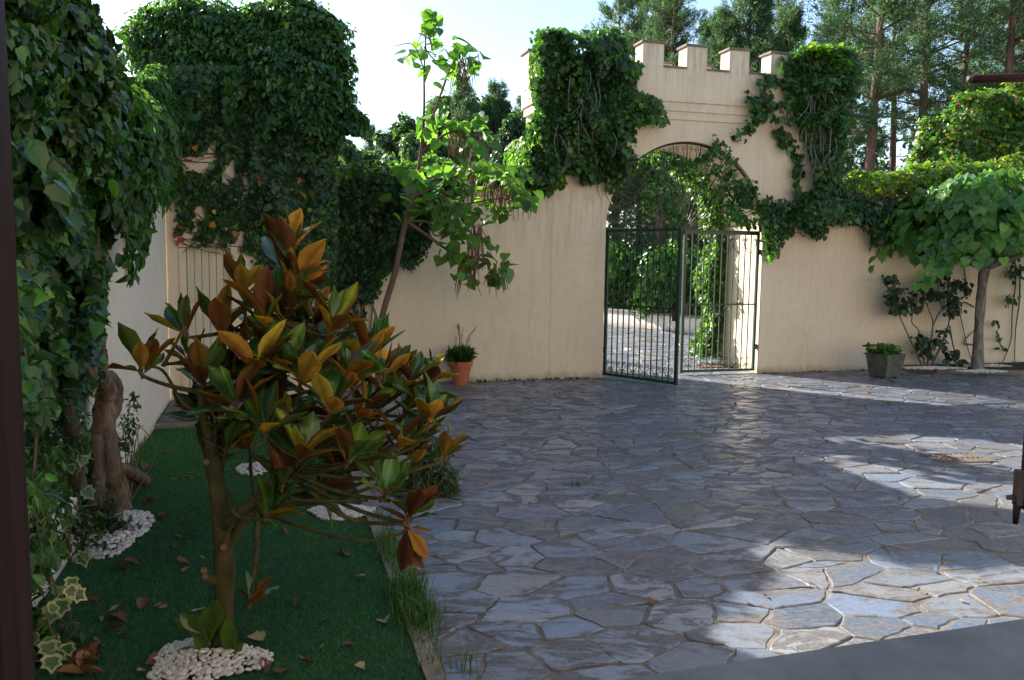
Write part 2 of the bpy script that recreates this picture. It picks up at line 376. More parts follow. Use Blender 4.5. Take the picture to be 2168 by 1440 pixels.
def clip(poly, nx, ny, c):      # keep nx*x+ny*y <= c
    out = []; n = len(poly)
    for i in range(n):
        p = poly[i]; q = poly[(i+1) % n]; a = nx*p[0]+ny*p[1]-c; b = nx*q[0]+ny*q[1]-c
        if a <= 0: out.append(p)
        if (a < 0) != (b < 0) and a != b:
            t = a/(a-b); out.append((p[0]+(q[0]-p[0])*t, p[1]+(q[1]-p[1])*t))
    return out
def area(p):
    return abs(sum(p[i][0]*p[(i+1) % len(p)][1]-p[(i+1) % len(p)][0]*p[i][1] for i in range(len(p))))/2
def flagstones(name, x0, x1, y0, y1, cell, mask, seed, ANI=1.45, gap=.013, xmin=-99):
    """irregular slate slabs in the wall-aligned frame of the tall wall; mask(x,y) says where"""
    r = random.Random(seed); pts = []; cx = cell
    ny = int((y1-y0)/(cx*.85)); nx = int((x1-x0)/(cx*ANI))
    for j in range(ny):
        for i in range(nx):
            if r.random() < .17: continue
            pts.append(((x0+(i+.5+r.uniform(-.55, .55))*cx*ANI)/ANI, y0+(j+.5+r.uniform(-.55, .55))*cx*.85))
    pa = np.array(pts); V = []; Fc = []; cols = []; offs = []
    for k, (x, y) in enumerate(pts):
        if not mask(x*ANI, y): continue
        d = np.hypot(pa[:, 0]-x, pa[:, 1]-y); idx = np.argsort(d)[1:22]
        poly = [(x-1.2, y-1.2), (x+1.2, y-1.2), (x+1.2, y+1.2), (x-1.2, y+1.2)]
        gp = gap*r.uniform(.5, 1.9)
        for i in idx:
            ex, ey = pa[i, 0]-x, pa[i, 1]-y; L = math.hypot(ex, ey)
            if L < 1e-4: continue
            ex /= L; ey /= L; poly = clip(poly, ex, ey, ex*x+ey*y+L/2-gp/2)
            if len(poly) < 3: break
        if len(poly) < 3: continue
        poly = clip([(a*ANI, b) for a, b in poly], -1, 0, -xmin)
        if len(poly) < 3: continue
        todo = [poly]; done = []
        while todo:
            p = todo.pop(); ar = area(p)
            if ar > .15 and r.random() < .5 or ar > .30:
                mx = sum(a for a, b in p)/len(p); my = sum(b for a, b in p)/len(p)
                ang = r.choice([0, 0, math.pi/2])+r.gauss(0, .45)
                ex, ey = math.cos(ang), math.sin(ang); c = ex*mx+ey*my+r.uniform(-.05, .05); g2 = gap*r.uniform(.4, 1.3)/2
                for q in (clip(p, ex, ey, c-g2), clip(p, -ex, -ey, -c-g2)):
                    if len(q) >= 3 and area(q) > .008: todo.append(q)
            else: done.append(p)
        for p in done:
            if area(p) < .006: continue
            # densify and roughen the outline
            q = []
            for i in range(len(p)):
                a = p[i]; b = p[(i+1) % len(p)]; L = math.hypot(b[0]-a[0], b[1]-a[1]); m_ = max(1, int(L/.06))
                for s_ in range(m_):
                    t = s_/m_; jj = .005 if s_ else .009
                    q.append((a[0]+(b[0]-a[0])*t+r.gauss(0, jj), a[1]+(b[1]-a[1])*t+r.gauss(0, jj)))
            mx = sum(a for a, b in q)/len(q); my = sum(b for a, b in q)/len(q); n0 = len(V); kq = len(q)
            tx, ty = r.gauss(0, .011), r.gauss(0, .011); h = .007+r.uniform(-.002, .003)
            col = [(.115, .15, .205), (.085, .112, .16), (.155, .178, .21), (.095, .098, .11), (.185, .19, .20)][r.choice([0, 0, 1, 1, 2, 3, 4])]
            f = math.exp(r.gauss(0, .17)); col = tuple(c_*f for c_ in col); off = (r.uniform(0, 50), r.uniform(0, 50), r.uniform(0, 50))
            def zz(a, b): return h+tx*(a-mx)+ty*(b-my)
            for ring in range(3):
                for (a, b) in q:
                    L = max(.03, math.hypot(a-mx, b-my)); s_ = 1-(.009/L if ring == 0 else 0)
                    X = mx+(a-mx)*s_; Y = my+(b-my)*s_; Z = zz(X, Y)-(0, .005, .05)[ring]
                    V.append((T0.x+U.x*X+B.x*Y, T0.y+U.y*X+B.y*Y, Z)); cols.append(col); offs.append(off)
            Fc.append(tuple(range(n0, n0+kq)))
            for ring in range(2):
                for i in range(kq):
                    j = (i+1) % kq; Fc.append((n0+ring*kq+i, n0+(ring+1)*kq+i, n0+(ring+1)*kq+j, n0+ring*kq+j))
    me = bpy.data.meshes.new(name); me.from_pydata(V, [], Fc)
    a1 = me.attributes.new('col', 'FLOAT_COLOR', 'POINT'); a1.data.foreach_set('color', np.hstack([np.array(cols), np.ones((len(V), 1))]).astype(np.float32).ravel())
    a2 = me.attributes.new('off', 'FLOAT_VECTOR', 'POINT'); a2.data.foreach_set('vector', np.array(offs, dtype=np.float32).ravel())
    me.update(); return tag(link(name, me, M['slate']), kind='structure')
KX = sT(grd(940, 1440))[0]          # kerb x in the wall frame
GWB = sT(A)[1]                      # depth of the gate wall in that frame
flagstones('courtyard_paving', KX-.5, 17.5, -9.3, GWB+.05, .27, lambda x, y: x > KX-.3, 5, xmin=KX+.006)
flagstones('far_paving', .3, KX+.1, -1.5, GWB, .37, lambda x, y: True, 6)
flagstones('road', 1.0, 16.5, GWB+.05, GWB+13, .62, lambda x, y: True, 8, gap=.03)

# lawn and kerb
LX0, LX1, LY0, LY1 = 0.02, KX-.10, -9.4, -1.62
lw = MB(); lw.box(LX0-.4, LX1, LY0, LY1, -.02, .035)
tag(lw.build('lawn', M['turf'], None, T0, PHI), kind='structure')
kb = MB()
y = LY0
while y < -1.6:
    L = rnd.uniform(.8, 1.1); kb.box(LX1+.004, LX1+.095+rnd.uniform(-.006, .006), y, min(y+L-.008, -1.5), -.02, .055+rnd.uniform(-.006, .006)); y += L
kb.box(-.1, LX1, LY1+.004, LY1+.14, -.02, .075)
tag(kb.build('kerb', M['kerb'], None, T0, PHI), kind='structure')
n = 150000
gx = rng.uniform(LX0, LX1, n); gy = LY1-(LY1+9.3+.0)*0-rng.random(n)*7.6; P = np.stack([gx, gy, np.full(n, .034)], 1)
Y = rng.normal(0, .55, (n, 3)); Y[:, 2] = 1
c = pal(n, [(.034, .165, .042), (.052, .20, .050), (.026, .125, .040)], jit=.25); c *= (1+.35*vnoise(P, 2.5, 77))[:, None].clip(.5, 1.6); c[rng.random(n) < .05] = (.15, .17, .07)
Wt = tag(link('turf_grass', leaves_mesh('turf_grass', T_BLADE, P, Y, rng.normal(size=(n, 3)), rng.uniform(.014, .028, n), c, wid=.2), M['grass'], None, T0, PHI), 'short dark green turf covering the strip of lawn beside the house wall', 'grass', kind='stuff')
# slate step slab at the end of the lawn
st = MB(); st.box(.02, 1.9, -1.47, -.98, -.01, .09); st.box(.03, 1.7, -.972, -.46, -.01, .088); st.box(.02, 1.85, -.45, -.01, -.01, .092)
tag(st.build('path', M['slab'], None, T0, PHI), kind='structure')

# ================================================================== gatehouse
A2 = sG(onG(1361, 120, .105))[0]; A5 = sG(onG(1633, 120, .105))[0]; MPER = (A5-A2)/3; MW = .365; s_l = A2-2*MPER+.105; s_r = A2+4*MPER+MW-.105; GW = sG(onG(1608, 700))[0]
DEP = 1.35; RA = GW/2; ZTOP = onG(1450, 299).z; ZS = ZTOP-RA; ZB = onG(1460, 254.5, .03).z; ZB2 = onG(1460, 236.5, .07).z; ZB3 = onG(1460, 217, .105).z
print('Z', ZTOP, ZS, ZB, ZB2, ZB3, onG(1378, 90, .105).z, onG(1450, 143, .105).z, onG(1110, 402).z, onG(1300, 488).z, onG(1840, 432).z)
gh = empty('gatehouse', A, PHI, 'cream crenellated gatehouse with arched gateway and corbelled parapet', 'gatehouse')
pr = [(s_l, 0), (0, 0), (0, ZS)] + [(RA-RA*math.cos(a), ZS+RA*math.sin(a)) for a in np.linspace(0, math.pi, 41)[1:-1]] + [(GW, ZS), (GW, 0), (s_r, 0), (s_r, ZB+.003), (s_l, ZB+.003)]
MB().prism(pr, 0, DEP).build('arch_wall', M['stucco'], gh)
cm = MB()
cm.box(s_l-.035, s_r+.035, -.035, DEP+.035, ZB, ZB2+.003); cm.build('cornice', M['stucco'], gh)
MB().box(s_l-.07, s_r+.07, -.07, DEP+.07, ZB2, ZB3+.003).build('cornice', M['stucco'], gh)
o_ = .105; x0, x1, y0, y1, TH = s_l-o_, s_r+o_, -o_, DEP+o_, .29
ZN = onG(1450, 146, .105).z; ZM = onG(1378, 91, .105).z
pa = MB(); pa.box(x0, x1, y0, y0+TH, ZB3, ZN); pa.box(x0, x1, y1-TH, y1, ZB3, ZN); pa.box(x0, x0+TH, y0+TH, y1-TH, ZB3, ZN); pa.box(x1-TH, x1, y0+TH, y1-TH, ZB3, ZN)
pa.box(x0+TH, x1-TH, y0+TH, y1-TH, ZB3, ZB3+.08)
pa.build('parapet', M['stucco'], gh)
cell = MPER
def merlon(mx0, mx1, my0, my1):
    mo = MB().box(mx0, mx1, my0, my1, ZN-.003, ZM).build('merlon', M['stucco'], gh)
    bm = bmesh.new(); bmesh.ops.create_cube(bm, size=1); bmesh.ops.scale(bm, vec=(mx1-mx0+.06, my1-my0+.06, .035), verts=bm.verts); bmesh.ops.bevel(bm, geom=bm.edges[:], offset=.006, segments=1)
    bmesh.ops.translate(bm, vec=((mx0+mx1)/2, (my0+my1)/2, ZM+.0178), verts=bm.verts)
    me = bpy.data.meshes.new('cap'); bm.to_mesh(me); bm.free(); link('cap', me, M['cap'], mo)
def notch(nx0, nx1, ny0, ny1):
    MB().box(nx0, nx1, ny0, ny1, ZN-.003, ZN+.03).build('coping_slab', M['cap'], gh)
# positions of the front merlons measured along the wall
for i in range(7):
    a = x0+i*cell; merlon(a, a+MW, y0, y0+TH)
    if i: merlon(a, a+MW, y1-TH, y1)
    if i < 6:
        notch(a+MW+.004, a+cell-.004, y0-.025, y0+TH+.02); notch(a+MW+.004, a+cell-.004, y1-TH-.02, y1+.025)
merlon(x0, x0+TH, y1-.42, y1); notch(x0-.025, x0+TH+.02, y0+TH+.05, y1-.425)
notch(x1-TH-.02, x1+.025, y0+TH+.05, y1-TH-.03)

# low walls each side
HW = onG(1110, 402).z
def coping(x0, x1, parent, seed):
    m_ = MB(); r = random.Random(seed); x = x0
    while x < x1-.1:
        # channel/cover barrel tiles laid across the wall, drooping to both sides
        for half, cxx, up in ((0, x, 1), (1, x+.105, -1)):
            for sd in (-1, 1):
                pts = []; k = 7; yy = (0, .13+.05*(up > 0)); z0 = HW+(.15 if up > 0 else .06); z1 = HW+(.05 if up > 0 else .0)
                y_a, y_b = .14, .14+sd*.26
                rad = .07; nn0 = len(m_.v); dz = r.uniform(-.012, .012)
                for (yq, zq) in ((y_a, z0), (y_b, z1)):
                    for th in range(k):
                        t = math.pi*th/(k-1); xx = cxx+rad*math.cos(t)*(1.05); z = zq+up*rad*math.sin(t)*.75+dz+(0 if up > 0 else .055)
                        m_.v.append((xx, yq, z)); m_.v.append((xx*1.0, yq, z-.016))
                for th in range(k-1):
                    a = nn0+2*th; b = nn0+2*(th+1); c_ = nn0+2*k+2*th; d = nn0+2*k+2*(th+1)
                    m_.f += [(a, b, d, c_), (a+1, c_+1, d+1, b+1), (c_, d, d+1, c_+1), (a, a+1, b+1, b)]
        x += .21
    return m_.build('tile_coping', M['tile'], parent)
wl = empty('boundary_wall', A, PHI, 'low cream courtyard wall with clay tile coping left of the gate arch', 'wall')
xl = sG(onG(640, 700))[0]
MB().box(xl, s_l-.003, 0, .28, -.02, HW).build('wall', M['stucco'], wl); coping(xl, s_l-.12, wl, 3)
wr = empty('boundary_wall', A, PHI, 'cream courtyard wall right of the gate behind the round catalpa tree', 'wall')
MB().box(s_r+.003, 15, 0, .28, -.02, HW).build('wall', M['stucco'], wr); coping(s_r+.12, 14.8, wr, 4)

# ================================================================== tall ivied building and house wall
tb = empty('garden_building', T0, PHI, 'tall cream outbuilding with plank door smothered in ivy at the lawn end', 'building')
TX1 = sT(onT(712, 700))[0]; TH_ = 4.0
d0 = sT(onT(392, 700))[0]; d1 = sT(onT(497, 700))[0]; dz = sT(onT(440, 519))[2]
MB().prism([(0, 0), (d0, 0), (d0, dz), (d1, dz), (d1, 0), (TX1, 0), (TX1, TH_), (0, TH_)], 0, .2).build('wall', M['stucco'], tb)
bx = MB(); bx.box(.0, .2, .203, 2.6, 0, TH_-.01); bx.box(TX1-.2, TX1, .203, 2.6, 0, TH_-.01); bx.box(.2, TX1-.2, 2.4, 2.59, 0, TH_-.01); bx.box(0, TX1, 0.203, 2.61, TH_-.009, TH_+.1)
bx.build('side_wall', M['stucco'], tb)
dr = MB(); k = 6
for i in range(k):
    a = d0+.035+(d1-d0-.07)*i/k; b = d0+.035+(d1-d0-.07)*(i+1)/k; dr.box(a+.004, b-.004, .07, .11, .06, dz-.035)
dr.box(d0+.03, d1-.03, .112, .13, .06, dz-.03)
door = dr.build('door', M['door'], tb)
fr = MB(); fr.box(d0-.05, d0+.03, -.018, .09, 0.003, dz+.05); fr.box(d1-.03, d1+.05, -.018, .09, .003, dz+.05); fr.box(d0+.031, d1-.031, -.016, .09, dz-.03, dz+.05)
fr.build('door_frame', M['stucco'], tb)
MB().tube([(d1-.13, .07, 1.0), (d1-.13, .03, 1.0), (d1-.2, .025, .995)], .009, 8).build('handle', M['rust_iron'], door)
hs = empty('house_wall', T0, PHI, 'pale plastered house wall along the left edge of the lawn', 'wall')
MB().prism([(-.35, -.02), (0, -.02), (0, 3.02), (-.35, 3.02)], -9.6, -.003).build('wall', M['stucco_pale'], hs)
MB().box(-.42, .05, -9.6, -.003, 3.022, 3.10).build('coping', M['tile'], hs)
# thin upright rod added along a faint edge line under the hanging vine
dp = empty('wall_rod', tw(.04, sT(onL(262, 520))[1], 0), PHI, 'thin pale upright rod on the house wall under the hanging vine', 'rod')
MB().tube([(0, 0, 1.75), (0, 0, 3.0)], .028, 10).build('rod', M['stucco_pale'], dp, smooth=True); MB().box(-.045, .035, -.035, .035, 2.2, 2.23).build('bracket', M['rust_iron'], dp)

# ================================================================== iron gates and fanlight
def spiral(cx, cz, r0, turns, a0, sgn=1, n=16, y=0):
    return [(cx+(r0*(1-.80*i/n))*math.cos(a0+sgn*turns*2*math.pi*i/n), y, cz+(r0*(1-.80*i/n))*math.sin(a0+sgn*turns*2*math.pi*i/n)) for i in range(n+1)]
def make_gate(label):
    LW = RA-.02; H0, H1 = .05, 2.43
    t = empty('iron_gate', (0, 0, 0), 0, label, 'gate', 'gate leaves')
    f = MB(); f.box(0, .045, -.02, .02, H0, H1); f.box(LW-.05, LW, -.022, .022, H0-.01, H1); f.box(.0455, LW-.0505, -.018, .018, H0, H0+.04); f.box(.0455, LW-.0505, -.018, .018, H1-.05, H1-.003)
    f.build('frame', M['iron'], t)
    nb = 11; bme = None
    for i in range(nb):
        x = .045+(LW-.095)*(i+1)/(nb+1)
        if bme is None: bme = MB().box(-.008, .008, -.008, .008, H0+.0405, H1-.0505).mesh('bar'); bme.materials.append(M['iron'])
        o = bpy.data.objects.new('bar', bme); C.objects.link(o); o.parent = t; o.location = (x, 0, 0)
    MB().box(.0455, LW-.0505, .0085, .017, 1.19, 1.215).build('rail', M['iron'], t)
    sp = (LW-.095)/(nb+1)
    low = MB()
    for sg in (-1, 1):
        a = math.pi if sg > 0 else 0
        low.tube([(0, -.014, .03), (sg*.03, -.014, .08), (sg*.075, -.014, .13)] + spiral(sg*.052, .175, .036, 1.4, -.9 if sg > 0 else math.pi+.9, sg, y=-.014), .0055, 5)
        low.tube([(0, -.014, .10), (sg*.03, -.014, .06)] + spiral(sg*.05, .045, .030, 1.3, 2.2 if sg > 0 else math.pi-2.2, -sg, y=-.014), .005, 5)
    lm = low.mesh('scroll'); lm.materials.append(M['iron'])
    top = MB()
    for sg in (-1, 1):
        top.tube([(0, -.014, -.30)] + [(sg*sp*.95*math.sin(u*math.pi/2), -.014, -.30+.2*(1-math.cos(u*math.pi/2))) for u in (.3, .55, .8, 1.)] + spiral(sg*(sp*.95-.03), -.085, .03, 1.3, 0 if sg > 0 else math.pi, sg, y=-.014), .0065, 5)
    tm_ = top.mesh('top_scroll'); tm_.materials.append(M['iron'])
    for i in range(6):
        x = .045+sp*(2*i+1)
        for me, z, nm in ((lm, H0+.045, 'scroll'), (tm_, H1-.05, 'top_scroll')):
            o = bpy.data.objects.new(nm, me); C.objects.link(o); o.parent = t; o.location = (x, 0, z)
    mid = MB(); xc = .045+sp*6
    for sg in (-1, 1):
        mid.tube([(xc+sg*.40, -.014, 1.26)] + [(xc+sg*(.40-.12*u), -.014, 1.26-.05*math.sin(u*3)) for u in (.3, .6, .9)] + [(xc+sg*.2, -.014, 1.16)] + spiral(xc+sg*.13, 1.12, .055, 1.5, 0 if sg > 0 else math.pi, -sg, y=-.014), .007, 5)
        mid.tube([(xc, -.014, .98), (xc+sg*.03, -.014, 1.03)] + spiral(xc+sg*.055, 1.045, .035, 1.3, math.pi if sg > 0 else 0, sg, y=-.014), .006, 5)
        mid.tube(spiral(xc+sg*.42, 1.235, .05, 1.5, math.pi if sg > 0 else 0, sg, y=-.014), .007, 5)
    mid.build('middle_scroll', M['iron'], t)
    MB().box(LW-.11, LW-.0505, -.028, .03, 1.02, 1.16).build('lock', M['rust_iron'], t)
    for z in (.42, 2.05): MB().tube([(-.02, 0, z), (-.02, 0, z+.09)], .018, 8).build('hinge', M['rust_iron'], t)
    return t
ga = make_gate('open left iron gate leaf swung towards the courtyard')
gb = copy_tree(ga); gb['label'] = 'closed right iron gate leaf against the sunlit jamb'
hl = A + U*.04 + B*.05; fe = grd(1443, 823); ga.location = (hl.x, hl.y, 0); ga.rotation_euler = (0, 0, math.atan2(fe.y-hl.y, fe.x-hl.x))
hr = A + U*(GW-.04) + B*.06; gb.location = (hr.x, hr.y, 0); gb.rotation_euler = (0, 0, PHI+math.pi)
fl = empty('iron_fanlight', gw(RA, .09, ZS), PHI, 'semicircular wrought iron fan grille filling the top of the gate arch', 'grille')
arc = lambda r, n=49: [(-r*math.cos(a), 0, r*math.sin(a)) for a in np.linspace(0, math.pi, n)]
MB().tube(arc(RA-.018), .02, 6).build('outer_ring', M['rust_iron'], fl)
MB().box(-RA+.02, RA-.02, -.012, .012, -.02, .012).build('base_rail', M['iron'], fl)
nb = 17
bar = MB().box(.10, RA-.04, -.007, .007, -.007, .007).mesh('radial_bar'); bar.materials.append(M['rust_iron'])
scr = MB()
for sg in (-1, 1):
    scr.tube([(RA-.42, 0, sg*.012), (RA-.30, 0, sg*.03), (RA-.2, 0, sg*.06)] + [(p[0], 0, p[2]) for p in spiral(RA-.10, sg*.065, .045, 1.4, math.pi, sg)], .0055, 5)
    scr.tube([(RA-.40, 0, sg*.015)] + [(p[0], 0, p[2]) for p in spiral(RA-.36, sg*.06, .04, 1.3, 0, -sg)], .005, 5)
scm = scr.mesh('scroll'); scm.materials.append(M['rust_iron'])
for i in range(nb):
    a = math.pi*(i+.5)/nb
    o = bpy.data.objects.new('radial_bar', bar); C.objects.link(o); o.parent = fl; o.rotation_euler = (0, -a, 0)
for i in range(nb+1):
    a = math.pi*(i)/nb
    if i in (0, nb): continue
    o = bpy.data.objects.new('scroll', scm); C.objects.link(o); o.parent = fl; o.rotation_euler = (0, -a, 0)
MB().tube([(0, -.03, .03), (0, .03, .03)], .10, 16).build('hub', M['rust_iron'], fl)

# ================================================================== window the photo is taken from
wf = empty('window_frame', at(10, 900, .7), 0, 'dark varnished brown window frame at the left edge of the view', 'window frame')
pL = at(1, 720, .62); rzf = PHI
fp = MB(); fp.box(-.16, 0, -.03, .05, -1.2, 1.4); q = fp.build('jamb', M['wood'], None, pL, rzf); wparent(q, wf)
fp = MB(); fp.box(-.20, -.035, -.075, -.034, -1.2, 1.4); q = fp.build('casement', M['wood'], None, pL, rzf); wparent(q, wf)
SZ = 1.55
e1 = grd(1300, 1440, SZ); e2 = grd(2168, 1310, SZ); ud = (e2-e1).normalized(); nd = Vector((ud.y, -ud.x, 0))
p1 = e1-ud*.9; p2 = e2+ud*1.2
si = empty('window_sill', (e1+e2)/2, 0, 'grey concrete window sill across the bottom right corner', 'window sill')
sm = MB(); sm.slab([tuple(p1+nd*.6)[:2], tuple(p2+nd*.6)[:2], tuple(p2)[:2], tuple(p1)[:2]], SZ-.07, SZ)
bm = bmesh.new(); bm.from_mesh(sm.mesh('t')); bmesh.ops.bevel(bm, geom=bm.edges[:], offset=.006, segments=2); me = bpy.data.meshes.new('slab'); bm.to_mesh(me); bm.free()
wparent(link('slab', me, M['sill']), si)
sm = MB(); a1_ = p1+nd*.17; a2_ = p2+nd*.17; sm.slab([tuple(p1+nd*.6)[:2], tuple(p2+nd*.6)[:2], tuple(a2_)[:2], tuple(a1_)[:2]], SZ+.002, SZ+.008)
wparent(sm.build('inner_ledge', M['sill']), si)
# house facade around that window: the sunlit wall facing the court
fb = (e1+nd*.03); fx0 = 0.0
fc = empty('house_facade', (fb.x, fb.y, 0), math.atan2(ud.y, ud.x), 'cream house facade carrying the concrete window sill', 'building')
Lf = (T0-(e1+nd*.03)).dot(ud)-.02
fw = MB(); WL, WR, WZ = -1.15, 1.35, 2.95
fw.box(Lf, WL, -.30, 0, -.02, 6.6); fw.box(WR, 15.5, -.30, 0, -.02, 6.6); fw.box(WL+.001, WR-.001, -.298, -.002, -.02, SZ-.072); fw.box(WL+.001, WR-.001, -.298, -.002, WZ, 6.6)
fw.build('wall', M['facade'], fc)
fr_ = MB(); fr_.box(Lf-.3, 15.7, -.9, .45, 6.602, 6.75); fr_.build('roof_edge', M['tile'], fc)
# open shutter hardware on the right
sh = empty('shutter_stay', at(2168, 165, 1.25), 0, 'brown wooden shutter rail poking in at the upper right edge', 'shutter stay')
a = at(2052, 168, 1.25); b = at(2300, 160, 1.25)
q = MB().tube([a, a+(b-a)*.04, b], [.0035, .0062, .0066], 10).build('rail', M['wood'], smooth=True); wparent(q, sh)
q = MB().tube([a-(b-a)*.012, a+(b-a)*.05], .0048, 10).build('end_cap', M['rust_iron'], smooth=True); wparent(q, sh)
la = empty('shutter_latch', at(2160, 1050, 1.1), 0, 'small rusty shutter latch hanging at the lower right edge', 'latch')
c0 = at(2159, 1000, 1.1); k1 = at(2156, 1113, 1.1)
m_ = MB(); m_.box(-.004, .004, -.006, .006, -.044, .003); q = m_.build('plate', M['rusty_latch'], None, c0); wparent(q, la)
m_ = MB(); m_.tube([(0, 0, -.04), (-.001, 0, -.070)], [.0055, .0035], 8); q = m_.build('bolt', M['wood'], None, c0, smooth=True); wparent(q, la)
m_ = MB(); m_.tube([(-.006, 0, -.034), (-.014, 0, -.034)], .0035, 8); q = m_.build('knob', M['rust_iron'], None, c0, smooth=True); wparent(q, la)
m_ = MB(); m_.box(.0075, .02, -.01, .01, -.05, .3); q = m_.build('edge_board', M['wood'], None, c0); wparent(q, la)

# ================================================================== IVY AND VINES
def vine_stems(paths, r0=.006, mat='bark_thin', parent=None, name='stem'):
    mb = MB()
    for p in paths: sp_ = smooth_path(p, 4); mb.tube(sp_, lerp_list([r0, r0*.5], len(sp_)), 5, cap=False)
    return mb.build(name, M[mat], parent, smooth=True)
nB = -np.array(B); nU = np.array(U)
def wallnn(P, nv=nB): return np.broadcast_to(nv, (len(P), 3))

# -- gatehouse ivy, left mass
def ivy(label, root, name='climbing_ivy', cat='ivy', group=None): return empty(name, root, 0, label, cat, group)
v = ivy('thick ivy mass swallowing the left merlons and corner of the gatehouse', gw(s_l+.4, -.2, 2.6))
def onGi(px, py, off=0): return onG(px, py, off+(.13 if py < 265 else 0))
polyA = [(1150, 72), (1170, 60), (1198, 68), (1208, 100), (1218, 146), (1242, 146), (1250, 105), (1262, 74), (1300, 66), (1314, 84), (1318, 130), (1345, 150), (1330, 210), (1318, 245), (1328, 275), (1312, 310), (1338, 345), (1300, 372), (1285, 352), (1262, 366), (1232, 345), (1205, 322), (1188, 362), (1150, 385), (1120, 378), (1112, 350), (1135, 300), (1132, 262), (1150, 235), (1135, 195), (1150, 150), (1142, 105)]
P = patch_pts(polyA, onGi, 34000, .55, edge=9, seed=3)
# thicken only the middle; ragged relief
o = leaf_cloud('foliage', T_IVY, P, wallnn(P), .078, pal(len(P), G_DARK+G_MID+[(.10, .10, .05)], [3, 3, 3, 2, 2, 2, .5], .35), M['leaf'], up=.45, jit=.6); wparent(o, v)
P = patch_pts(polyA, onGi, 3200, .5, edge=15, seed=17); o = leaf_cloud('stray_leaves', T_IVY, P, wallnn(P), .075, pal(len(P), G_MID+G_LITE, [2, 2, 2, 1.5, .8, 1.5], .25), M['leaf'], up=.5, jit=.7); wparent(o, v)
# left flank of the mass, sunlight put into its lighter leaf colours
pl = []
for i in range(13000):
    b = rng.uniform(-.25, 1.3); z = rng.uniform(2.95, ZM-.02); 
    if b > .35+.3*math.sin(z*4) and z > 3.9: continue
    if z > 4.25 and b > .42+.1*math.sin(z*9): continue
    pl.append(tuple(gw(s_l-.11-(.12 if z > 4.2 else .22)*rng.random()*(1.3-.3*math.sin(z*5)), b, z)))
P = np.array(pl); o = leaf_cloud('flank_foliage', T_IVY, P, wallnn(P, -nU), .072, pal(len(P), G_MID+G_LITE, [2, 2, 2, 2, 1.5, 2], .3), M['leaf'], up=.5, jit=.55); wparent(o, v)
st_ = []
for i in range(12):
    x = rng.uniform(1180, 1320); y = rng.uniform(150, 330); st_.append([onG(x, y-rng.uniform(20, 60), .52), onG(x+rng.normal(0, 8), y, .56), onG(x+rng.normal(0, 10), y+rng.uniform(20, 50), .5)])
for x, y in ((1262, 365), (1280, 370), (1296, 360)):
    st_.append([onG(x, y-20, .1), onG(x+3, y+10, .03), onG(x+rng.normal(0, 6), y+35, .02), onG(x+12, y+60, .02)])
wparent(vine_stems(st_, .006, 'bark_grey'), v)
# -- trailing shoots over the cornice
def shoots(paths, fn, n, spread, size, cols, wts=None, tm=T_IVY, mat='leaf', parent=None, off=.08, name='shoot_leaves', jit=.3):
    Ps = []
    for p in paths:
        for i in range(int(n*max(1, len(p)-1))):
            t = rng.uniform(0, len(p)-1); k = int(min(t, len(p)-2)); f = t-k
            x = p[k][0]+(p[k+1][0]-p[k][0])*f; y = p[k][1]+(p[k+1][1]-p[k][1])*f; s_ = spread*(1-.45*t/(len(p)-1))
            Ps.append(tuple(fn(x+rng.normal(0, s_), y+rng.normal(0, s_), off*rng.random()*1.6+.02)))
    P = np.array(Ps); o = leaf_cloud(name, tm, P, wallnn(P), size, pal(len(P), cols, wts, jit), M[mat], up=.35, jit=.5)
    o2 = vine_stems([[fn(a, b, off*.5) for a, b in p] for p in paths], .006, 'bark_thin')
    if parent: wparent(o, parent); wparent(o2, parent)
    return o
shoots([[(1325, 200), (1360, 205), (1390, 215)], [(1325, 225), (1370, 228), (1400, 236)], [(1325, 245), (1375, 252), (1410, 256)], [(1330, 160), (1345, 150), (1350, 135)], [(1325, 260), (1350, 250), (1385, 245)]], onGi, 90, 6, .085, G_MID+G_LITE, parent=v, off=.16)
shoots([[(1140, 380), (1150, 400), (1165, 398)], [(1200, 330), (1208, 350), (1204, 362)], [(1330, 150), (1345, 170)], [(1225, 75), (1232, 92)]], onG, 30, 9, .08, G_MID, parent=v, off=.15)
shoots([[(1290, 350), (1310, 375), (1290, 395)], [(1230, 350), (1240, 375), (1250, 380)]], onG, 22, 8, .1, G_DARK+G_MID, parent=v, off=.1)
# -- across the fanlight
v = ivy('leafy vine threaded through the iron fan above the gate', gw(RA, 0, 3.2), 'climbing_vine', 'vine')
def onF(px, py, off=0): return onG(px, py, off-.09)
shoots([[(1320, 335), (1360, 350), (1400, 370), (1420, 420), (1450, 470)], [(1400, 340), (1440, 350), (1480, 345), (1500, 330), (1520, 310)], [(1500, 350), (1540, 370), (1570, 400), (1600, 430), (1620, 470)], [(1390, 380), (1370, 420), (1380, 455)], [(1400, 430), (1420, 460), (1440, 480)], [(1530, 390), (1520, 420), (1560, 440), (1590, 480)], [(1510, 295), (1540, 330), (1550, 350)], [(1340, 345), (1310, 370), (1290, 400)], [(1560, 440), (1540, 455), (1580, 470)]], onF, 60, 9, .068, G_DARK+G_MID+G_LITE, [3, 3, 2, 3, 3, 3, 1, 1, 1], parent=v, off=.22)
shoots([[(1610, 440), (1640, 440), (1690, 450), (1730, 470)], [(1620, 460), (1640, 500), (1635, 540)], [(1590, 410), (1560, 400), (1580, 430)], [(1640, 460), (1670, 480), (1650, 495)], [(1690, 455), (1720, 490), (1740, 490)]], onG, 120, 12, .075, G_DARK+G_MID, [2, 2, 2, 2, 2, 1], parent=v, off=.2)
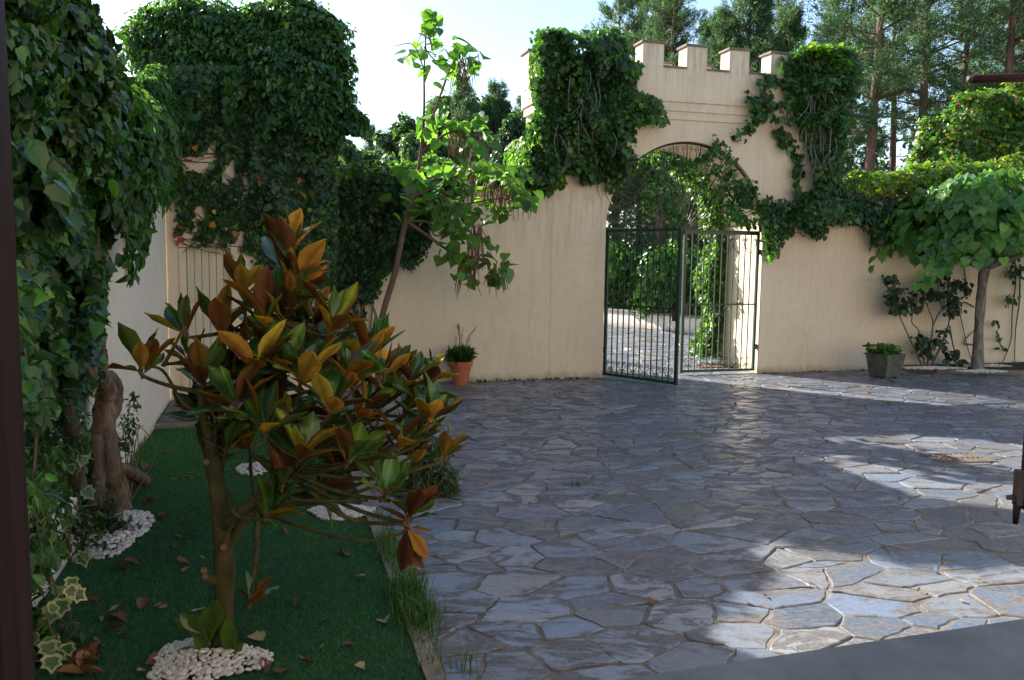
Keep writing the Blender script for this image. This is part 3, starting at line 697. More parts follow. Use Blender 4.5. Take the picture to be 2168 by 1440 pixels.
# -- right mass
v = ivy('tall ivy column cloaking the right end of the gatehouse', gw(s_r-.3, -.2, 2.6))
polyB = [(1680, 120), (1720, 98), (1775, 98), (1812, 115), (1815, 170), (1805, 200), (1790, 240), (1775, 300), (1780, 340), (1770, 380), (1790, 420), (1825, 425), (1820, 455), (1790, 470), (1740, 465), (1700, 475), (1650, 450), (1700, 420), (1735, 400), (1735, 350), (1715, 300), (1700, 250), (1680, 220), (1672, 170)]
P = patch_pts(polyB, onGi, 30000, .5, edge=7, holes=.12, hf=3, seed=5)
o = leaf_cloud('foliage', T_IVY, P, wallnn(P), .078, pal(len(P), G_DARK+G_MID, [2, 3, 1, 3, 2, 2], .35), M['leaf'], up=.4, jit=.6); wparent(o, v)
P = patch_pts([(1690, 122), (1715, 104), (1750, 96), (1785, 100), (1808, 122), (1800, 140), (1740, 128), (1700, 140)], onG, 3000, .7, edge=9); o = leaf_cloud('crest_foliage', T_IVY, P, np.broadcast_to(np.array([0, 0, 1.]), (len(P), 3)), .078, pal(len(P), G_MID+G_LITE+G_YEL, [1, 1, 1, 2, 2, 2, .7, .5], .3), M['leaf'], up=.6, jit=.6); wparent(o, v)
shoots([[(1615, 160), (1640, 175), (1670, 175), (1700, 170)], [(1620, 165), (1612, 200), (1640, 225), (1665, 215)], [(1590, 225), (1620, 240), (1660, 255), (1690, 250)], [(1560, 290), (1590, 265), (1600, 240)], [(1650, 130), (1670, 150)], [(1650, 270), (1650, 290), (1665, 310)], [(1660, 290), (1690, 330), (1700, 370)], [(1605, 235), (1595, 215), (1585, 205)], [(1690, 340), (1680, 380), (1700, 420)]], onGi, 26, 8, .085, G_DARK+G_MID, parent=v, off=.1)
st_ = []
for i in range(22):
    x = rng.uniform(1695, 1775); y = rng.uniform(180, 380); st_.append([onG(x, y-rng.uniform(20, 60), .3), onG(x+rng.normal(0, 8), y, .42), onG(x+rng.normal(0, 12), y+rng.uniform(30, 60), .36)])
wparent(vine_stems(st_, .008, 'bark_grey'), v)
# -- vine draped along right wall top and hanging to the wall's face
v = ivy('dark trailing vine drooping over the right courtyard wall', gw(s_r+1.2, -.1, 2.9), 'climbing_vine', 'vine')
shoots([[(1780, 430), (1830, 440), (1870, 440), (1900, 460)], [(1850, 450), (1870, 490), (1850, 510)], [(1880, 480), (1920, 510), (1935, 525)], [(1840, 430), (1850, 480), (1880, 500)], [(1900, 450), (1900, 500)], [(1960, 500), (1950, 530)], [(1730, 450), (1800, 445), (1820, 465)]], onG, 150, 12, .078, G_DARK, parent=v, off=.2)
v = ivy('yellow green creeper crown lying on the tile coping of the right wall', gw(s_r+1.5, .1, 3.1), 'wall_creeper', 'creeper')
bl = []
for x in np.arange(1825, 2200, 26): p = onG(x, 396-(x-1825)*.10, -.2); bl.append((p.x, p.y, p.z, .42, .4, .26+.06*math.sin(x)))
P, nn = blob_pts(bl, 15000); o = leaf_cloud('foliage', T_IVY, P, nn, .078, pal(len(P), G_LITE+G_YEL, [2, 2, 2, 1.5, 1.5], .25), M['leaf'], up=.6); wparent(o, v)
# -- big ivied hedge beyond the right wall
v = ivy('large sunlit creeper hedge rising behind the right wall', at(2100, 500, 17.6), 'creeper_hedge', 'hedge')
bl = px_blobs([(2010, 300, 62, 18), (2060, 262, 60, 18), (2110, 250, 60, 18), (2170, 240, 75, 18), (2010, 350, 70, 18), (2080, 330, 80, 18), (2160, 330, 90, 18), (2230, 280, 100, 18), (1975, 370, 50, 18)])
P, nn = blob_pts(bl, 42000, nz=.25); o = leaf_cloud('foliage', T_IVY, P, nn, .085, pal(len(P), G_MID+G_LITE+G_YEL+RED, [2, 2, 2, 3, 2, 3, 1, 1, .3, .3], .28), M['leaf'], up=.5); wparent(o, v)
# -- bright ivy on the right inner jamb of the passage
v = ivy('bright sunlit ivy climbing the outer corner of the gate passage', gw(GW, DEP, .2))
Ps = []
for i in range(7500):
    z = rng.uniform(.15, 4.1); wdt = .26+.10*math.sin(z*5)
    if z < ZS: s_ = GW-.02-rng.random()*wdt*1.25; b = DEP+rng.uniform(-.2, .3)*1.
    else:
        a = rng.uniform(.0, 2.2); r_ = RA+rng.uniform(-.30, .1)*(1.1-.3*a/2); s_ = RA+r_*math.cos(a); z = ZS+r_*math.sin(a); b = DEP+rng.uniform(-.1, .3)
        if rng.random() < a/2.6: continue
    Ps.append(tuple(gw(s_, b, z)))
P = np.array(Ps); o = leaf_cloud('foliage', T_IVY, P, wallnn(P, -nU), .07, pal(len(P), G_MID+G_LITE, [1, 1, 1, 3, 3, 3], .25), M['leaf'], up=.4, jit=.7); wparent(o, v)

# -- ivy on the low left wall (dark drape)
v = ivy('dark dense ivy draped over the low wall between outbuilding and slim catalpa', gw(-4.2, -.1, 2.6), 'wall_ivy')
polyC = [(640, 395), (740, 372), (800, 385), (870, 370), (1000, 385), (1000, 398), (905, 420), (905, 470), (900, 520), (870, 560), (850, 540), (830, 560), (800, 580), (780, 640), (745, 620), (700, 600), (640, 640)]
P = patch_pts(polyC, onG, 26000, .45, edge=8, seed=8); o = leaf_cloud('foliage', T_IVY, P, wallnn(P), .066, pal(len(P), G_DARK, None, .35), M['leaf'], up=.3, jit=.6); wparent(o, v)
bl = []
for x in np.arange(740, 1180, 30): p = onG(x, 375+4*math.sin(x*.7), -.1); bl.append((p.x, p.y, p.z, .28, .3, .13+.07*math.sin(x*1.7)**2))
P, nn = blob_pts(bl, 4500); o = leaf_cloud('crest_foliage', T_IVY, P, nn, .095, pal(len(P), G_MID+G_LITE+G_YEL, [2, 2, 2, 2, 2, 2, .6, .6], .3), M['leaf'], up=.6); wparent(o, v)
paths = []
for x in (722, 735, 744, 752, 770, 782):
    paths.append([onG(x+rng.normal(0, 4), 800, .03), onG(x+rng.normal(0, 4), 720, .03), onG(x+rng.normal(0, 6), 640, .04), onG(x+rng.normal(0, 10), 560, .08)])
wparent(vine_stems(paths, .022, 'bark_grey'), v)
shoots([[(738, 600), (740, 700), (738, 780)], [(752, 600), (750, 700), (752, 790)], [(775, 560), (770, 620), (768, 680)], [(790, 570), (800, 600), (785, 620)]], onG, 60, 5, .05, G_DARK, parent=v, off=.07)

# -- ivy on the tall outbuilding
v = ivy('bushy ivy crown overgrowing the roof of the tall outbuilding', tw(1.2, 0, 4.2), 'ivy_crown')
bl = px_blobs([(330, 95, 60, 11.4), (395, 75, 72, 11.3), (460, 85, 70, 11.2, 1, .9), (500, 120, 55, 11.2), (560, 70, 55, 11.3), (620, 60, 62, 11.3), (665, 90, 62, 11.2), (690, 150, 52, 11.2), (640, 170, 70, 11), (580, 150, 60, 11), (530, 165, 38, 11.1), (700, 215, 48, 11.1), (725, 265, 36, 11.1), (660, 240, 52, 11), (430, 145, 55, 11.1), (350, 145, 45, 11.2), (600, 230, 40, 11), (745, 262, 24, 11.0), (690, 300, 40, 11.2), (670, 350, 45, 11.2)])
P, nn = blob_pts(bl, 52000, nz=.32, rej=.7, shell=(.6, 1.12)); k = P[:, 2] > 3.35+.25*np.sin(P[:, 0]*5); P, nn = P[k], nn[k]
lit = np.clip((P[:, 2]-4.3)/.9, 0, 1)
o = leaf_cloud('foliage', T_OVAL, P, nn, .078, pal(len(P), G_DARK+G_MID, [2, 3, 1, 2, 2, 2], .3), M['leaf'], up=.5, jit=.5); wparent(o, v)
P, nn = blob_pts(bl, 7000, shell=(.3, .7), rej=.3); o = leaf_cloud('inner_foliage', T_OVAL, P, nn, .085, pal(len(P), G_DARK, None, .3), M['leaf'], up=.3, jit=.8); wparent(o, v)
P, nn = blob_pts(bl, 5000, shell=(1.0, 1.28), rej=1.0, nz=.3); k = P[:, 2] > 3.9; P, nn = P[k], nn[k]
o = leaf_cloud('stray_sprigs', T_OVAL, P, nn, .072, pal(len(P), G_MID+G_LITE, [2, 2, 2, 1.5, 1, 2], .25), M['leaf'], up=.4, jit=.7); wparent(o, v)
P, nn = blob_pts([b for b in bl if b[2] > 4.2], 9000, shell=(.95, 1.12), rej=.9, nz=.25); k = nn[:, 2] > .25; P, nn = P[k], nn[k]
o = leaf_cloud('crest_foliage', T_OVAL, P, nn, .075, pal(len(P), G_MID+G_LITE+G_YEL, [2, 2, 2, 2, 2, 2, .5, .5], .25), M['leaf'], up=.6, jit=.6); wparent(o, v)  # upward leaves coloured lighter, painting sunlight onto the crown tops
shoots([[(480, 160), (490, 200), (485, 240)], [(395, 200), (390, 250), (395, 290)], [(500, 150), (505, 190)], [(600, 200), (610, 240)], [(730, 260), (765, 262), (775, 275)], [(700, 270), (720, 300)]], onT, 90, 9, .09, G_MID, parent=v, off=.25)
v = ivy('thin creeper netting of ivy stems on the outbuilding wall above its door', tw(1.0, 0, 2.6), 'wall_creeper', 'creeper')
polyD = [(362, 180), (520, 150), (690, 200), (700, 560), (640, 560), (560, 540), (500, 512), (430, 515), (380, 490), (362, 420)]
P = patch_pts(polyD, onT, 16000, .08, holes=.45, hf=14, seed=11, edge=6)
P3 = patch_pts([(362, 140), (600, 140), (600, 250), (560, 290), (480, 235), (420, 270), (362, 240)], onT, 7000, .3, edge=10, seed=31); P = np.vstack([P, P3])
P2 = patch_pts([(560, 200), (712, 200), (712, 640), (560, 560), (530, 420)], onT, 15000, .26, holes=.30, hf=5, seed=12, edge=12); P = np.vstack([P, P2])
cl = pal(len(P), G_DARK+G_MID+G_YEL+RED, [3, 3, 3, 2, 2, 2, .12, .12, .08, .1], .3)
o = leaf_cloud('foliage', T_IVY, P, wallnn(P), .066, cl, M['leaf'], up=.3, jit=.35); wparent(o, v)
P = patch_pts(polyD, onT, 50, .2, edge=2); o = leaf_cloud('autumn_leaves', T_IVY, P, wallnn(P), .065, pal(len(P), [(.5, .33, .04), (.45, .2, .03)], None, .2), M['leaf'], up=.3, jit=.2); wparent(o, v)
paths = []
for i in range(75):
    x, y = rng.uniform(400, 690), rng.uniform(250, 540); p = [onT(x, y, .015)]
    a = rng.normal(math.pi*1.15, .35)
    for k in range(6):
        a += rng.normal(0, .3); x += math.cos(a)*22; y += math.sin(a)*16
        if x < 363: break
        p.append(onT(x, y, .02+.02*rng.random()))
    if len(p) > 2: paths.append(p)
wparent(vine_stems(paths, .008, 'bark_thin'), v)
P = patch_pts([(362, 215), (400, 215), (400, 275), (362, 285)], onT, 34, .2, edge=8); P3 = patch_pts([(368, 485), (388, 485), (388, 512), (368, 512)], onT, 12, .08, edge=3); P = np.vstack([P, P3])
o = leaf_cloud('red_leaves', T_IVY, P, wallnn(P), .09, pal(len(P), [(.30, .05, .025)], None, .3), M['leaf'], up=.3, jit=.3); wparent(o, v)

# -- vine hanging from the house wall at left: a hump of leaves along the wall top
v = ivy('huge hanging vine spilling from the house wall top at the upper left', tw(.1, -4, 3.0), 'hanging_vine', 'vine')
bl = []
for i, yb in enumerate(np.arange(-8.2, -.2, .27)):
    top = float(np.interp(yb, [-8.2, -6.6, -6.0, -5.0, -3.2, -2.6, -1.3, 0], [3.75, 3.6, 3.38, 3.2, 3.12, 3.2, 3.85, 4.25]))+.07*math.sin(i*1.3); bulge = .25+.08*math.sin(i*.9+1)
    bulge *= float(np.interp(yb, [-8, -5, -2.5, -1.2, 0], [1.05, 1.15, .95, .6, .35]))
    bot = float(np.interp(yb, [-5, -4, -2, 0], [2.52, 2.78, 3.0, 3.12]))+.12*math.sin(i*1.7)
    for z in np.arange(top-.18, bot, -.30):
        bb = bulge*(.6+.4*math.sin(min(1, (top-z)/.8)*1.57)); p = tw(.02+bb*.35, yb, z); bl.append((p.x, p.y, p.z, bb*rng.uniform(.8, 1.1), .30, .26))
P, nn = blob_pts(bl, 80000, rej=.86, nz=.22); d_ = P-np.array(T0); s_ = d_@np.array(U); k = s_ > -.25; P, nn = P[k], nn[k]; bq = (P-np.array(T0))@np.array(B)
near = bq < -4.6
cl = np.where((rng.random(len(P)) < np.clip((bq+5.2)/1.6, .1, .9))[:, None], pal(len(P), [(.055, .125, .03), (.045, .105, .028), (.07, .15, .04)], None, .25), pal(len(P), G_DARK+G_MID, [2, 2, 2, 1, 1, 1], .3))
o = leaf_cloud('foliage', T_IVY, P[near], nn[near], .072*np.clip((P[near][:, 1]+.8)/6.5, .45, 1), cl[near], M['leaf_gloss'], up=.25, jit=.45, down=1.1); wparent(o, v)
o = leaf_cloud('foliage', T_OVAL, P[~near], nn[~near], .092, cl[~near], M['leaf'], up=.2, jit=.4, down=1.6, wid=.9); wparent(o, v)
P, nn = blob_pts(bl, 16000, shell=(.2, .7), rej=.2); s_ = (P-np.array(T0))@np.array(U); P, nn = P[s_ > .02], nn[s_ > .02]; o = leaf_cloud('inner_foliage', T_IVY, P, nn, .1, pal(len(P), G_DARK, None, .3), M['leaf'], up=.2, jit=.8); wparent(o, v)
def onH(px, py, off=0): return onL(px, py, off)
def lshoots(paths, n, spread, size, cols, off, parent, tm=T_IVY, mat='leaf', thin=.006, wts=None):
    Ps = []
    for p in paths:
        for i in range(int(n*max(1, len(p)-1))):
            t = rng.uniform(0, len(p)-1); k = int(min(t, len(p)-2)); f = t-k; s2 = spread*(1-.5*t/(len(p)-1))
            Ps.append(tuple(onL(p[k][0]+(p[k+1][0]-p[k][0])*f+rng.normal(0, s2), p[k][1]+(p[k+1][1]-p[k][1])*f+rng.normal(0, s2), off+rng.normal(0, .05))))
    P = np.array(Ps); o = leaf_cloud('shoot_leaves', tm, P, wallnn(P, nU), size, pal(len(P), cols, wts, .3), M[mat], up=.2, jit=.5, down=1.2); wparent(o, parent)
    wparent(vine_stems([[onL(a, b, off) for a, b in p] for p in paths], thin), parent)
lshoots([[(262, 440), (272, 500), (268, 550), (280, 585)], [(285, 430), (295, 480), (300, 520), (292, 545)], [(340, 380), (345, 410), (352, 430)], [(330, 370), (325, 420)], [(300, 400), (310, 450), (300, 480)]], 42, 8, .085, G_DARK+G_MID, .25, v, T_OVAL)
lshoots([[(265, 380), (262, 440), (270, 470)], [(305, 380), (300, 440), (298, 480)], [(240, 400), (245, 440)], [(345, 340), (352, 390), (350, 410)], [(320, 370), (318, 410)]], 160, 13, .09, G_DARK+G_MID, .28, v, T_OVAL)

# -- ivy column with old trunks standing against the house wall (near left)
v = ivy('glossy dark ivy climbing old trunks at the left window edge', tw(.15, -5.4, 0), 'ivy_column')
poly = [(20, 280), (205, 420), (225, 480), (212, 560), (205, 640), (196, 700), (190, 760), (200, 800), (150, 850), (90, 850), (20, 900)]
P = patch_pts(poly, onL, 26000, .42, edge=9, seed=4, pw=.7); o = leaf_cloud('foliage', T_IVY, P, wallnn(P, nrm(np.array([nU*1.0+nB*.6]))[0]), .068, pal(len(P), G_DARK+G_MID+G_LITE, [3, 3, 2, 2, 1, 1, .25, .2, .2], .35), M['leaf_gloss'], up=.45, jit=.75); wparent(o, v)
P = patch_pts([(20, 850), (150, 850), (190, 930), (170, 1010), (120, 1090), (120, 1180), (60, 1250), (20, 1250)], onL, 3600, .55, edge=12, seed=6, holes=.25, hf=8); o = leaf_cloud('low_foliage', T_OVAL, P, wallnn(P, nU), .05, pal(len(P), G_DARK+G_MID, None, .35), M['leaf_gloss'], up=.5, jit=.8); wparent(o, v)
P = patch_pts([(190, 560), (216, 560), (210, 640), (196, 720), (180, 720)], onL, 380, .14, edge=6, seed=9); o = leaf_cloud('bright_leaves', T_IVY, P, wallnn(P, nU), .08, pal(len(P), G_LITE, None, .2), M['leaf'], up=.4, jit=.4); wparent(o, v)
# trunks
tr = MB()
def Lp(px, py, off): return onL(px, py, off)
path = [grd(238, 1085), Lp(232, 1040, .12), Lp(218, 960, .13), Lp(222, 880, .13), Lp(225, 830, .14), Lp(205, 795, .15), Lp(185, 792, .18)]
sp_ = smooth_path(path, 5); tr.tube(sp_, [r*(1+.12*math.sin(i*1.7)) for i, r in enumerate(lerp_list([.135, .10, .088, .08, .075, .06, .045], len(sp_)))], 14, .10)
path = [Lp(225, 838, .13), Lp(212, 778, .12), Lp(205, 700, .12), Lp(200, 600, .12), Lp(198, 480, .15)]
sp_ = smooth_path(path, 4); tr.tube(sp_, lerp_list([.06, .055, .05, .05, .03], len(sp_)), 10, .1)
for q in ([grd(245, 1080), Lp(238, 1010, .12), Lp(232, 960, .14)], [Lp(200, 1075, .1), Lp(208, 1000, .11), Lp(205, 920, .12)], [grd(310, 1022), Lp(285, 1005, .2), Lp(250, 985, .13)], [grd(262, 1085, .0), Lp(256, 1030, .14), Lp(225, 900, .13)], [Lp(236, 880, .13), Lp(246, 840, .12), Lp(236, 800, .12), Lp(222, 800, .12)]):
    sp_ = smooth_path(q, 5); tr.tube(sp_, lerp_list([.05, .055, .03], len(sp_)), 10, .15)
tk = tr.build('trunk', M['bark_old'], smooth=True); wparent(tk, v)
tr = MB(); sp_ = smooth_path([Lp(160, 1040, .2), Lp(158, 960, .22), Lp(148, 890, .24), Lp(130, 830, .25)], 5); tr.tube(sp_, lerp_list([.06, .045, .035, .03], len(sp_)), 9, .12); tr.tube([Lp(158, 900, .22), Lp(170, 870, .24), Lp(180, 865, .25)], [.02, .015, .004], 7)
wparent(tr.build('trunk', M['bark_old'], smooth=True), v)
# slim hanging liana close to the window
li = MB(); sp_ = smooth_path([at(38, 560, 3.4), at(52, 740, 3.4), at(75, 860, 3.4), at(74, 980, 3.4), at(60, 1090, 3.5), at(62, 1200, 3.7)], 6); li.tube(sp_, .006, 6); wparent(li.build('liana', M['bark_thin'], smooth=True), v)

# -- variegated ivy
v = ivy('cream edged variegated ivy hanging beside the window frame', tw(.3, -6.2, 0), 'variegated_ivy')
def varieg(P, Y, Nn, size, name='foliage'):
    # leaf body in green with a cream rim: two concentric fans, rim in a second colour
    outl = [(.26, -.06), (.52, .14), (.38, .34), (.50, .56), (.24, .64)]
    pts = [(0, 0)] + outl + [(0, 1.0)] + [(-x, y) for x, y in reversed(outl)]; n_ = len(pts)
    V = [(x, y, abs(x)*.25-.12*y*y) for x, y in pts]; inner = [(x*.68, .40+(y-.40)*.68) for x, y in pts]
    rim = (np.array(V + [(x, y, abs(x)*.25-.12*y*y) for x, y in inner]), np.array([(i, (i+1) % n_, n_+(i+1) % n_, n_+i) for i in range(n_)]))
    Vi = [(x, y, abs(x)*.25-.12*y*y) for x, y in inner] + [(0, .42, -.04)]; core = (np.array(Vi), np.array([(i, (i+1) % n_, n_) for i in range(n_)]))
    n = len(P); rv, rf = rim; cv, cf = core; tri = np.vstack([rf[:, [0, 1, 2]], rf[:, [0, 2, 3]]]); tm = (np.vstack([rv, cv]), np.vstack([tri, cf+len(rv)]))
    me = leaves_mesh(name, tm, P, Y, Nn, size, (1, 1, 1)); cc = np.ones((n, len(rv)+len(cv), 4), np.float32)
    cc[:, :len(rv), :3] = pal(n, [(.42, .42, .22), (.34, .36, .18), (.15, .22, .09)], None, .15)[:, None]; cc[:, len(rv):, :3] = pal(n, [(.05, .11, .04), (.08, .14, .06)], None, .2)[:, None]
    me.attributes['col'].data.foreach_set('color', cc.ravel()); wparent(link(name, me, M['leaf_gloss']), v)
cl_ = [(165, 720, 5.2, 9, 20), (180, 700, 5.2, 5, 12), (90, 970, 4.4, 10, 28), (115, 1000, 4.4, 8, 25), (95, 1160, 3.9, 8, 22), (150, 1150, 4.2, 10, 28), (110, 1260, 3.7, 7, 22), (85, 1200, 3.7, 6, 20), (95, 1340, 3.4, 6, 20), (120, 1385, 3.3, 4, 14), (150, 1000, 4.6, 6, 20), (80, 1080, 4, 6, 20), (205, 760, 5.3, 5, 14), (190, 830, 5.2, 6, 18)]
Ps = []; sz = []
for (x, y, d, n, sp2) in cl_:
    for i in range(n): Ps.append(tuple(at(x+rng.normal(0, sp2), y+rng.normal(0, sp2), d+rng.normal(0, .12)))); sz.append(rng.uniform(.05, .088))
P = np.array(Ps); n = len(P); Nn = nrm(np.array([.35, -.5, .65])+rng.normal(0, .4, (n, 3))); Y = np.array([.1, -.1, -1.])+rng.normal(0, .5, (n, 3))
varieg(P, Y, Nn, np.array(sz))
wparent(vine_stems([[at(x, y-40, d), at(x+rng.normal(0, 14), y, d), at(x+rng.normal(0, 20), y+45, d)] for (x, y, d, _, _) in cl_ for _k in range(2)], .004), v)
# twiggy small-leaved bush under it
def bush(name, label, root, blobs, n, tm, size, cols, mat, cat='bush', twigs=20, up=.5, jit=.6, wts=None, nz=.2, shell=(.3, 1.05)):
    v = empty(name, root, 0, label, cat); P, nn = blob_pts(blobs, n, shell=shell, rej=.3, nz=nz); k = P[:, 2] > root[2]+.01; P, nn = P[k], nn[k]
    wparent(leaf_cloud('foliage', tm, P, nn, size, pal(len(P), cols, wts, .3), M[mat], up=up, jit=jit), v)
    ps = []
    for i in range(twigs):
        b = blobs[rng.integers(len(blobs))]; e = Vector(b[:3])+Vector(tuple(rsph(1)[0]*np.array(b[3:])*.9)); s_ = Vector(root)+Vector((rng.normal(0, .03), rng.normal(0, .03), 0)); m2 = (s_+e)/2+Vector((rng.normal(0, .06), rng.normal(0, .06), .08)); ps.append([s_, m2, e])
    wparent(vine_stems(ps, .006, name='stem'), v); return v
bush('barberry_bush', 'dark twiggy small leaved bush at the foot of the old trunks', grd(190, 1130), px_blobs([(180, 1060, 60, 5.6), (230, 1120, 50, 5.7), (140, 1120, 60, 5.2), (170, 990, 45, 5.7), (270, 1140, 40, 5.8), (215, 1180, 40, 5.4)]), 3600, T_OVAL, .034, G_DARK+[(.05, .06, .03)], 'leaf_gloss', twigs=46)
bush('barberry_bush', 'sparse leafy sprig leaning on the pale house wall beside the trunk', grd(262, 1075), px_blobs([(262, 1000, 26, 6.6), (275, 900, 22, 6.8, 1, 1.6), (285, 850, 14, 6.8, 1, 2), (258, 940, 26, 6.6)]), 420, T_OVAL, .036, G_DARK+G_MID, 'leaf', twigs=12)
bush('sprout_bush', 'dark weedy bush in the bottom left corner by the frame', grd(110, 1400), px_blobs([(90, 1300, 60, 3.9), (110, 1380, 60, 3.9)]), 420, T_OVAL, .045, G_DARK+G_MID, 'leaf', twigs=14)

# ================================================================== MAGNOLIA
mg = empty('magnolia_tree', grd(465, 1400), 0, 'young magnolia with glossy leaves and rusty undersides on the lawn', 'tree')
D0 = grd(465, 1400).y
tr = MB()
def mp(x, y, dd=0): return at(x, y, D0+dd)
tp = smooth_path([mp(466, 1425), mp(466, 1380), mp(472, 1300), mp(476, 1210), mp(470, 1130), mp(464, 1060), mp(452, 980), mp(446, 930)], 5)
tr.tube(tp, [r*(1+.05*math.sin(i*.9)) for i, r in enumerate(lerp_list([.058, .050, .047, .050, .045, .043, .036, .026], len(tp)))], 14, .04)
tr.tube([mp(470, 1235), mp(452, 1228, -.03), mp(436, 1222, -.05)], [.032, .027, .021], 10, .05)
tr.tube([mp(474, 1160, -.02), mp(476, 1159, -.06)], [.018, .014], 9); tr.tube([mp(446, 1000), mp(436, 980, -.05)], [.02, .014], 9)
for q, rr in (([mp(478, 1170), mp(510, 1110, .05), mp(545, 1075, .1), mp(580, 1010, .1), mp(600, 930, .1)], (.026, .015)), ([mp(468, 1120), mp(500, 1090, -.1), mp(540, 1060, -.12), mp(600, 990, -.1)], (.028, .015)), ([mp(460, 1000), mp(480, 930, .1), mp(530, 850, .15), mp(560, 760, .15), mp(590, 680, .1)], (.03, .014)), ([mp(446, 940), mp(430, 880), mp(425, 830, -.05)], (.026, .014)), ([mp(462, 1040, .02), mp(440, 960, .1), mp(425, 900, .2), mp(470, 800, .3), mp(500, 700, .25)], (.024, .012))):
    sp_ = smooth_path(q, 5); tr.tube(sp_, lerp_list(rr, len(sp_)), 9, .04)
trunk = tr.build('trunk', M['bark_mag'], smooth=True); wparent(trunk, mg)
ct = MB()
for c_, dd in (((474, 1159), -.066), ((435, 1221), -.07), ((432, 1208), -.06), ((437, 978), -.055), ((484, 1398), -.07), ((470, 1378), -.07)):
    p = mp(c_[0], c_[1], dd); ct.tube([p, p+Vector((0, -.006, 0))], [.016, .014], 10)
wparent(ct.build('pruning_cut', M['cut']), mg)
# magnolia leaf: thick two-layer blade, green above, rusty below
def mag_template():
    nu = 7; prof = [(0, .03), (.12, .10), (.3, .185), (.5, .235), (.7, .21), (.87, .115), (1.0, .005)]
    V = []
    for layer, dz in ((0, .006), (1, -.006)):
        for (y, w_) in prof:
            for s_ in (-1, -.52, -.05, .05, .52, 1):
                V.append((w_*s_, y, abs(s_)*w_*.22 - .06*y*y + dz))
    Fc = []; mi = []
    for layer in (0, 1):
        for i in range(6):
            for j in range(5):
                a = layer*42+i*6+j
                for q in ((a, a+1, a+7), (a, a+7, a+6)): Fc.append(q if layer == 0 else q[::-1]); mi.append(layer)
    return np.array(V), np.array(Fc), np.array(mi)
MV, MF, MI = mag_template()
def mag_leaves(P, Y, Nn, size, bend, curl, name, parent):
    P = np.asarray(P, float); n = len(P); Y = nrm(np.asarray(Y, float)); Nn = np.asarray(Nn, float); Z = nrm(Nn-Y*np.sum(Nn*Y, axis=1, keepdims=True)); X = np.cross(Y, Z)
    tv = np.broadcast_to(MV, (n,)+MV.shape).copy(); y = tv[:, :, 1]
    tv[:, :, 2] += -bend[:, None]*y*y; tv[:, :, 2] += curl[:, None]*np.abs(tv[:, :, 0])*1.2 + .03*np.sin(y*9+P[:, :1]*40)*np.sign(tv[:, :, 0])*(np.abs(tv[:, :, 0])>.03); tv[:, :, 0] += (.10*np.sin(P[:, 2:3]*60))*y*y
    V = P[:, None, :]+size[:, None, None]*(tv[:, :, 0, None]*X[:, None]+tv[:, :, 1, None]*Y[:, None]+tv[:, :, 2, None]*Z[:, None]); k = len(MV)
    Fc = (MF[None]+(np.arange(n)*k)[:, None, None]).reshape(-1, 3); mi = np.tile(MI, n)
    top = pal(n, [(.035, .12, .028), (.055, .17, .035), (.028, .085, .034), (.12, .26, .04)], [3, 3, 2.5, 1.6], .2); und = pal(n, [(.46, .20, .042), (.25, .09, .028), (.58, .33, .055), (.14, .052, .024)], None, .2)
    und[rng.random(n) < .22] = (.13, .19, .045)
    cols = np.zeros((n, k, 3)); cols[:, :42] = top[:, None]; cols[:, 42:] = und[:, None]; lm = np.arange(k) < 42; sx = np.tile(np.array([0, 0, 1, 1, 0, 0], bool), 14)
    cols[:, sx & lm] = cols[:, sx & lm]*1.6+np.array([.04, .05, .01]); cols[:, sx & ~lm] *= .55
    edge = np.tile(np.array([1, 0, 0, 0, 0, 1], bool), 14); brn = rng.random(n) < .18; cols[np.ix_(np.where(brn)[0], np.where(edge)[0])] = (.12, .06, .03)
    me = fastmesh(name, V.reshape(-1, 3), Fc, cols.reshape(-1, 3), True, mi); return link(name, me, [M['mag_top'], M['mag_under']], parent)
